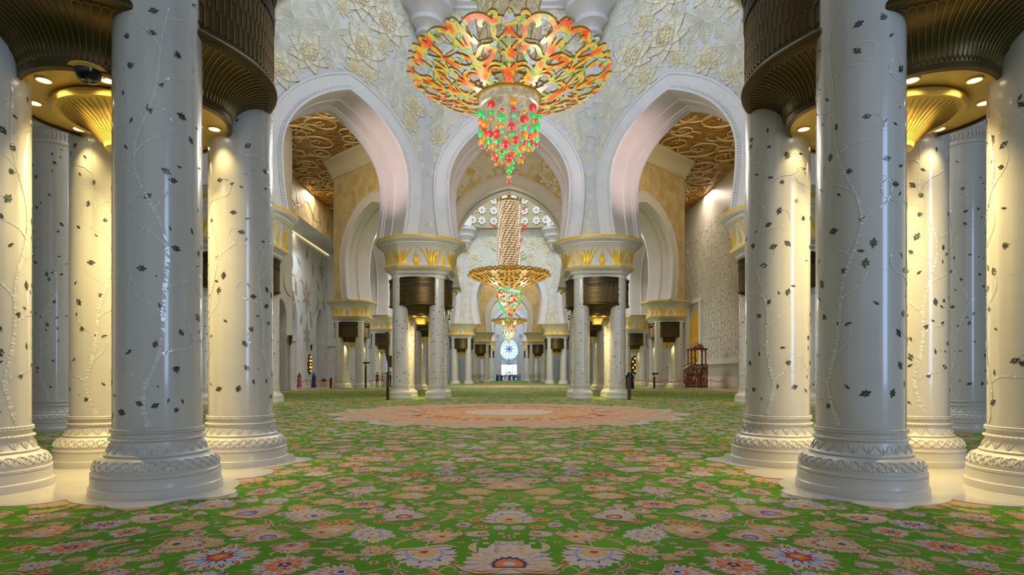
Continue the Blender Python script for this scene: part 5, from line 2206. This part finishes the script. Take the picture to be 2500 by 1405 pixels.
def cloth(c):
    k = tuple(round(x, 2) for x in c)
    if k not in CLO:
        CLO[k] = mat('cloth', c, 0.8)
    return CLO[k]


POSES = {'stand': body_mesh({}), 'raise': body_mesh({'raise': 1}), 'front': body_mesh({'front': 1})}


def person(x, y, rz, label, pose='stand', top=(.1, .1, .12), low=(.03, .03, .05), robe=False, veil=None, bag=None, h=1.0, group=None):
    me = POSES[pose].copy()
    me.materials.clear()
    for m in (SKIN, cloth(top), cloth(low), cloth((.02, .015, .01))):
        me.materials.append(m)
    for p in me.polygons:
        c = p.center
        p.material_index = 1 if (.95 < c.z < 1.46 and not (abs(c.x) > .2 and c.z < 1.0)) else 2 if .1 < c.z <= .97 and abs(c.x) < .2 else 3 if c.z <= .1 else 0
    o = inst('person', me, None, (x, y, 0), rz)
    o.scale = (h, h, h)
    tag(o, label, 'person', group)
    if robe:
        r = MB()
        n = 28
        rows = []
        for (a, b, z) in ((.31, .27, .02), (.29, .25, .3), (.25, .21, .7), (.21, .17, 1.0), (.20, .165, 1.2), (.21, .16, 1.36), (.14, .12, 1.44), (.07, .07, 1.49)):
            rows.append([(a * cos(2 * pi * k / n) * (1 + .05 * sin(7 * 2 * pi * k / n) * (1.4 - z)), b * sin(2 * pi * k / n), z) for k in range(n)])
        r.grid(rows, 0, True)
        if pose == 'raise':
            r.tube([(.16, 0, 1.36), (.27, -.12, 1.18), (.26, -.22, 1.36)], lambda t: .085 - .02 * t, 8)
        else:
            r.tube([(.16, 0, 1.38), (.25, 0, 1.12), (.2, -.08, .92)], .075, 8)
        r.tube([(-.16, 0, 1.38), (-.25, 0, 1.12), (-.2, -.08, .92)], .075, 8)
        note(r.build('robe', cloth(top), o))
    if veil:
        r = MB()
        r.lathe([(.0001, 1.69), (.06, 1.68), (.095, 1.62), (.10, 1.55), (.10, 1.47), (.14, 1.42), (.21, 1.34), (.23, 1.22)], 18, mod=lambda a, z, r_: -.03 if (sin(a) < -.75 and 1.49 < z < 1.63) else 0)
        note(r.build('headscarf', cloth(veil), o))
    else:
        r = MB()
        r.lathe([(.088, 1.58), (.093, 1.63), (.085, 1.68), (.05, 1.715), (.0001, 1.72)], 14, (0, .015, 0))
        note(r.build('hair', cloth((.02, .012, .01)), o))
    if bag:
        r = MB()
        r.lathe([(.0001, 1.0), (.12, 1.0), (.14, 1.06), (.13, 1.3), (.10, 1.38), (.0001, 1.39)], 12, (0, .15, 0))
        note(r.build('backpack', cloth(bag), o))
    return o


def at(px, z):
    return (px - 1243) / 1400 * z


ZB = 63.0
person(at(766, 63.5), 63.5, 2.6, 'person in a long blue robe and headscarf raising one hand by the rope', 'raise', (.03, .05, .36), (.03, .05, .3), True, (.05, .09, .5))
person(at(731, 65), 65, 1.2, 'person in a pink robe with a dark backpack behind the rope, far left', 'stand', (.42, .12, .20), (.3, .05, .12), True, (.08, .09, .09), (.02, .02, .02))
person(at(921, 64), 64, 3.0, 'person standing in a navy shirt and black trousers seen from behind', 'stand', (.02, .035, .10), (.01, .01, .015))
person(at(934, 65.5), 65.5, 2.8, 'person in a short-sleeved grey shirt beside a white-clad visitor', 'stand', (.25, .24, .26), (.2, .18, .2), h=.95)
person(at(940.5, 65.2), 65.2, 3.1, 'person dressed all in pale white next to the grey-shirted visitor', 'front', (.5, .5, .56), (.5, .5, .55), True, h=.97)
person(at(953.5, 64), 64, 2.0, 'person in a red shirt and blue jeans carrying a black backpack', 'front', (.45, .03, .05), (.03, .05, .16), bag=(.01, .01, .01), h=1.03)
person(at(1534, 57.5), 57.5, 3.0, 'person in a black abaya, the left of the two beside the bronze post', 'front', (.008, .008, .01), (.01, .01, .01), True, (.008, .008, .01))
person(at(1541, 57.2), 57.2, 3.4, 'person in a black abaya, the right of the two beside the bronze post', 'front', (.008, .008, .01), (.01, .01, .01), True, (.008, .008, .01))
rp = random.Random(12)
CW = [('black', (.01, .01, .012)), ('navy', (.02, .04, .14)), ('white', (.55, .55, .55)), ('maroon', (.25, .03, .08)), ('teal', (.02, .14, .16)), ('grey', (.2, .2, .22)), ('red', (.4, .03, .03)),
      ('tan', (.35, .25, .15)), ('violet', (.2, .06, .25)), ('olive', (.10, .12, .04))]
PXS = [1214, 1217.5, 1221, 1224, 1227.5, 1231, 1234, 1237, 1240.5, 1244, 1247.5, 1251, 1254.5, 1258, 1261, 1264, 1268]
for i, px in enumerate(PXS):
    c = CW[(i * 7) % 10]
    z = 139 + (i * 5 % 7)
    person(at(px, z), z, rp.uniform(0, 6), f'tiny distant person in {c[0]}, number {i + 1} from the left before the far window' if False else
           f'tiny distant person in {c[0]} in the crowd before the far window', rp.choice(['stand', 'front', 'raise']), c[1], CW[(i * 3 + 1) % 10][1], i % 3 == 0, c[1] if i % 3 == 0 else None,
           h=rp.uniform(.92, 1.05), group=f'{c[0]}-clad visitors before the far window')
person(at(1269.5, 141), 141, 0, 'distant person in orange standing alone right of the far crowd', 'stand', (.6, .22, .05), (.5, .15, .04))

# ------------------------------------------------------------------ stanchions and ropes
b = MB()
b.lathe([(.0001, 0), (.16, 0), (.16, .02), (.04, .05), (.028, .08), (.028, .92), (.045, .93), (.05, .97), (.03, 1.0), (.0001, 1.01)], 14)
ME_POST = proto(b, 'stanchion', M['gold'])
lastp = None


def posts(pxs, z, where, names):
    last = None
    for i, px in enumerate(pxs):
        zz = z[i] if isinstance(z, (list, tuple)) else z
        x = at(px, zz)
        o = inst('rope_post', ME_POST, None, (x, zz, .003))
        tag(o, f'brass rope post {where}, {names[i]}', 'stanchion', 'brass rope posts')
        if last:
            r = MB()
            r.tube([(last[0] + (x - last[0]) * t, last[1] + (zz - last[1]) * t, .90 - .22 * 4 * t * (1 - t)) for t in [k / 10 for k in range(11)]], .028, 6)
            rp_ = r.build('barrier_rope', M['red'])
            tag(rp_, f'red rope {where} ending at the post {names[i]}', 'rope', 'red barrier ropes')
        last = (x, zz)


posts([722, 748.5, 758, 773, 782.5, 803, 812], [64, 62, 64.5, 61.8, 63.5, 62.5, 63.2], 'on the left side',
      ['behind the white pier', 'left of the blue robe', 'just behind the blue robe', 'in front of the blue robe', 'right of the blue robe', 'before the folding table', 'next to the outer cluster'])
posts([856, 888, 912, 928, 948], [66, 66.5, 63.5, 64.4, 65.4], 'in the left aisle',
      ['between two lit columns', 'behind the slim bronze post', 'left of the navy shirt', 'right of the navy shirt', 'by the red shirt'])
posts([1549, 1557, 1565, 1574, 1584, 1622, 1661, 1700, 1736, 1768], [66, 65, 64, 62.5, 60.4, 60.4, 60.4, 60.2, 60.4, 60.6], 'on the right side',
      ['beside the black abayas', 'second from the black abayas', 'third from the black abayas', 'fourth from the black abayas', 'left of the projector post', 'between lit columns',
       'left of the carved pulpit', 'in front of the carved pulpit', 'right of the carved pulpit', 'last before the right wall'])

# ------------------------------------------------------------------ bronze service posts


def service_post(px, z, w, h, label, gadget=None):
    r = bpy.data.objects.new('bronze_post', None)
    COL.objects.link(r)
    r.location = (at(px, z), z, 0)
    tag(r, label, 'post')
    m = MB()
    m.box(-w / 2, w / 2, -w / 2, w / 2, 0, h)
    m.add([(-w / 2, -w / 2, h), (w / 2, -w / 2, h), (w / 2, w / 2, h), (-w / 2, w / 2, h), (-w / 2, -w / 2, h), (w / 2, -w / 2, h + .12), (w / 2, w / 2, h + .12), (-w / 2, w / 2, h)],
          [(4, 5, 6, 7), (0, 1, 5), (1, 2, 6, 5), (2, 3, 6)])
    note(m.build('post_body', M['bronze'], r, False))
    if gadget == 'speaker':
        m = MB()
        m.tube([(.02, 0, h), (.03, 0, h + .5)], .03, 6)
        note(m.build('stem', M['bronze'], r))
        m = MB()
        m.box(-.12, .05, -.08, .08, h + .95, 3.78)
        m.add([(-.12, -.08, h + .95), (.05, -.08, h + .3), (.05, .08, h + .3), (-.12, .08, h + .95), (.05, -.08, h + .95), (.05, .08, h + .95)], [(0, 1, 4), (3, 5, 2), (0, 3, 2, 1)])
        m.box(.03, .22, -.09, .09, h + .30, h + .95)
        note(m.build('column_speaker', M['bronze'], r, False))
    if gadget == 'projector':
        m = MB()
        m.box(-.04, .04, -.04, .04, h, h + .35)
        m.box(-.24, .24, -.14, .14, h + .35, h + .52)
        m.tube([(.24, 0, h + .44), (.42, 0, h + .46)], .08, 10)
        note(m.build('projector', M['black'], r, False))
    return r


service_post(947, 32.0, .15, 1.52, 'tall bronze post with a slim speaker, left of the aisle beside the second cluster', 'speaker')
service_post(1536, 32.0, .17, 1.22, 'plain slanted-top bronze post right of the aisle beside the second cluster')
service_post(893, 60.5, .17, 2.25, 'slim bronze post carrying a projector beside the outer left cluster', 'projector')
service_post(808, 60.8, .20, 1.02, 'short bronze post at the foot of the outer left cluster')
service_post(1597, 60.0, .20, 1.1, 'short bronze post carrying a projector on the right side', 'projector')

# folding table and chair at the left rope
r = MB()
r.box(-.9, .9, -.35, .35, .72, .76)
r.box(-.88, .88, -.33, -.31, .05, .72)
for s in (-1, 1):
    for t in (-1, 1):
        r.tube([(s * .8, t * .3, 0), (s * .8, t * .3, .72)], .02, 4)
tag(r.build('folding_table', [M['white']], None, False, (at(795, 65), 65, 0)), 'white draped folding table behind the left rope', 'table')
ro = bpy.data.objects.new('folding_chair', None)
COL.objects.link(ro)
ro.location = (at(789, 63.8), 63.8, 0)
tag(ro, 'dark folding chair standing before the white table', 'chair')
m = MB()
m.box(-.22, .22, -.2, .2, .43, .47)
note(m.build('seat', M['wood'], ro, False))
m = MB()
m.box(-.24, .24, .19, .22, .62, .98)
note(m.build('backrest', M['wood'], ro, False))
for sx in (-1, 1):
    for sy in (-1, 1):
        m = MB()
        m.tube([(sx * .2, sy * .22, 0), (sx * .2, sy * -.05 + .05, .45)], .015, 4)
        if sy > 0:
            m.tube([(sx * .21, .15, .45), (sx * .21, .2, .98)], .015, 4)
        note(m.build('leg', M['lead'], ro, False))

# wall plaques with round lamps
for (x, y, z, rz, lab) in ((XM + .05, 81.7, 2.95, pi / 2, 'oval bronze wall plaque with round amber lights on the left wall'),
                           (at(1551, 89.6), 89.98, 3.0, 0, 'oval bronze wall plaque with round amber lights glimpsed between right columns')):
    ro = bpy.data.objects.new('wall_plaque', None)
    COL.objects.link(ro)
    ro.location = (x, y, z)
    ro.rotation_euler[2] = rz
    tag(ro, lab, 'plaque')
    m = MB()
    el = [((.62 + .05 * cos(8 * t)) * cos(t) * 1.15, (1.45 + .05 * cos(8 * t)) * sin(t)) for t in [2 * pi * k / 48 for k in range(48)]]
    m.grid([[(a, 0, b) for a, b in el], [(a, -.1, b) for a, b in el], [(a * .9, -.14, b * .9) for a, b in el]], 0, True)
    m.add([(a * .9, -.14, b * .9) for a, b in el], [tuple(range(48))])
    note(m.build('plate', M['bronze'], ro))
    for (a, b) in ((0, 1.0), (-.3, .5), (.3, .5), (0, .0), (-.3, -.45), (.3, -.45), (0, -.95)):
        m = MB()
        m.sphere((a, -.15, b), .15, 8)
        note(m.build('lamp', mat('amber_lamp', (.8, .4, .05), .3, emis=(1, .5, .06), es=1.2), ro))
for (x, y, z, rz, lab) in ((XM + .02, 81.7, 5.3, pi / 2, 'small tapered bronze wall sconce above the oval plaque'),
                           (-20.05, 51.8, 4.55, 0, 'tapered bronze bracket on the white pier at the left')):
    m = MB()
    m.lathe([(.0001, -.45), (.07, -.45), (.18, .33), (.20, .36), (.20, .42), (.0001, .43)], 12)
    tag(m.build('wall_sconce', M['bronze'], None, True, (x + .3, y, z), rz), lab, 'sconce')
# low gilded railings at the foot of distant clusters
for (px, z, lab) in ((1167, 103, 'low gilded railing left of the aisle near the far window'), (1308, 103, 'low gilded railing right of the aisle near the far window')):
    m = MB()
    x0 = at(px, z)
    for h in (.25, .55, 1.1, 1.5):
        m.tube([(-1.0, 0, h), (1.0, 0, h)], .05, 4)
    for k in range(9):
        m.tube([(-1 + k * .25, 0, 0), (-1 + k * .25, 0, 1.5)], .035, 4)
    tag(m.build('gilded_railing', M['bronze'], None, False, (x0, z, 0)), lab, 'railing')

# ------------------------------------------------------------------ carved pulpit
pu = bpy.data.objects.new('carved_pulpit', None)
COL.objects.link(pu)
PZ = 66.5
pu.location = (at(1693, PZ), PZ, 0)
tag(pu, 'carved dark wooden pulpit with openwork sides and a small inlaid dome', 'pulpit')
k = PZ / 1400.0
x0, x1 = -28.5 * k, 28.5 * k
ht = 53 * k - .0


def pz(py):
    return 1.37 + (917 - py) * k


m = MB()
side = [(x0, .12), (x1, .12), (x1, pz(891)), (-6 * k, pz(891)), (x0, pz(903))]
for y in (-.75, .75):
    m.add([(a, y, b) for a, b in side], [(0, 1, 2, 3, 4)], 0)
m.box(x0 + .2, x1 + .02, -.8, .8, 0, .16, 1)
m.grid([[(a, -.75, b) for a, b in side], [(a, .75, b) for a, b in side]], 0, True)
note(m.build('stair_sides', [M['woodgold'], M['wood']], pu, False))
m = MB()
rq = random.Random(2)
for i in range(75):
    a, b = rq.uniform(x0 + .1, x1 - .1), rq.uniform(.25, pz(893))
    if b > pz(903) + (a - x0) * .55:
        continue
    r = rq.uniform(.14, .36)
    m.tube([(max(x0, min(x1, p)), -.79, max(.15, q)) for p, q in spiral(a, b, r, rq.uniform(.5, 1.1), rq.uniform(0, 6), rq.choice((-1, 1)), 12)], .02, 4)
for i in range(14):
    a = x0 + .25 + i * (x1 - x0 - .4) / 13
    m.tube([(a, -.79, .2), (a + .2 * sin(i), -.79, .9), (a + .3 * cos(i * 2), -.79, 1.6), (a + .1, -.79, min(2.2, pz(903) + (a - x0) * .5))], .035, 4)
ed = side + [side[0]]
m.tube([(a, -.79, b) for a, b in ed], .06, 4)
m.tube([(x0, -.79, pz(896)), (-6 * k, -.79, pz(884)), ], .05, 4)
note(m.build('openwork_scrolls', M['wood'], pu, False))
for (px) in (1684, 1692.5, 1709.5, 1718):
    m = MB()
    xx = at(px, PZ) - at(1693, PZ)
    for y in (-.65,) if px in (1692.5, 1709.5) else (-.65, .65):
        m.lathe([(.12, pz(891)), (.12, pz(889)), (.075, pz(887)), (.07, pz(860)), (.12, pz(857)), (.13, pz(855))], 10, (xx, y, 0))
    note(m.build('post', M['wood'], pu))
m = MB()
xa, xb = at(1682, PZ) - at(1693, PZ), at(1721.5, PZ) - at(1693, PZ)
m.box(xa, xb, -.85, .85, pz(855.5), pz(852))
note(m.build('canopy_slab', M['wood'], pu, False))
m = MB()
xc = (xa + xb) / 2
m.lathe([(.74, pz(852)), (.78, pz(851)), (.76, pz(848)), (.66, pz(844)), (.45, pz(840.5)), (.15, pz(838.8)), (.05, pz(838)), (.03, pz(835)), (.0001, pz(834))], 20, (xc, 0, 0))
note(m.build('inlaid_dome', mat('inlaid_dome_wood', (0.34, 0.15, 0.07), 0.3, noise=(9, (0.09, 0.025, 0.015), 0.42, 0.55)), pu))
m = MB()
m.tube([(xa + .35 + .3 * cos(t), -.7, pz(884) + .45 * sin(t)) for t in [i * .3 for i in range(12)]], .05, 4)
note(m.build('curved_handrail', M['wood'], pu))
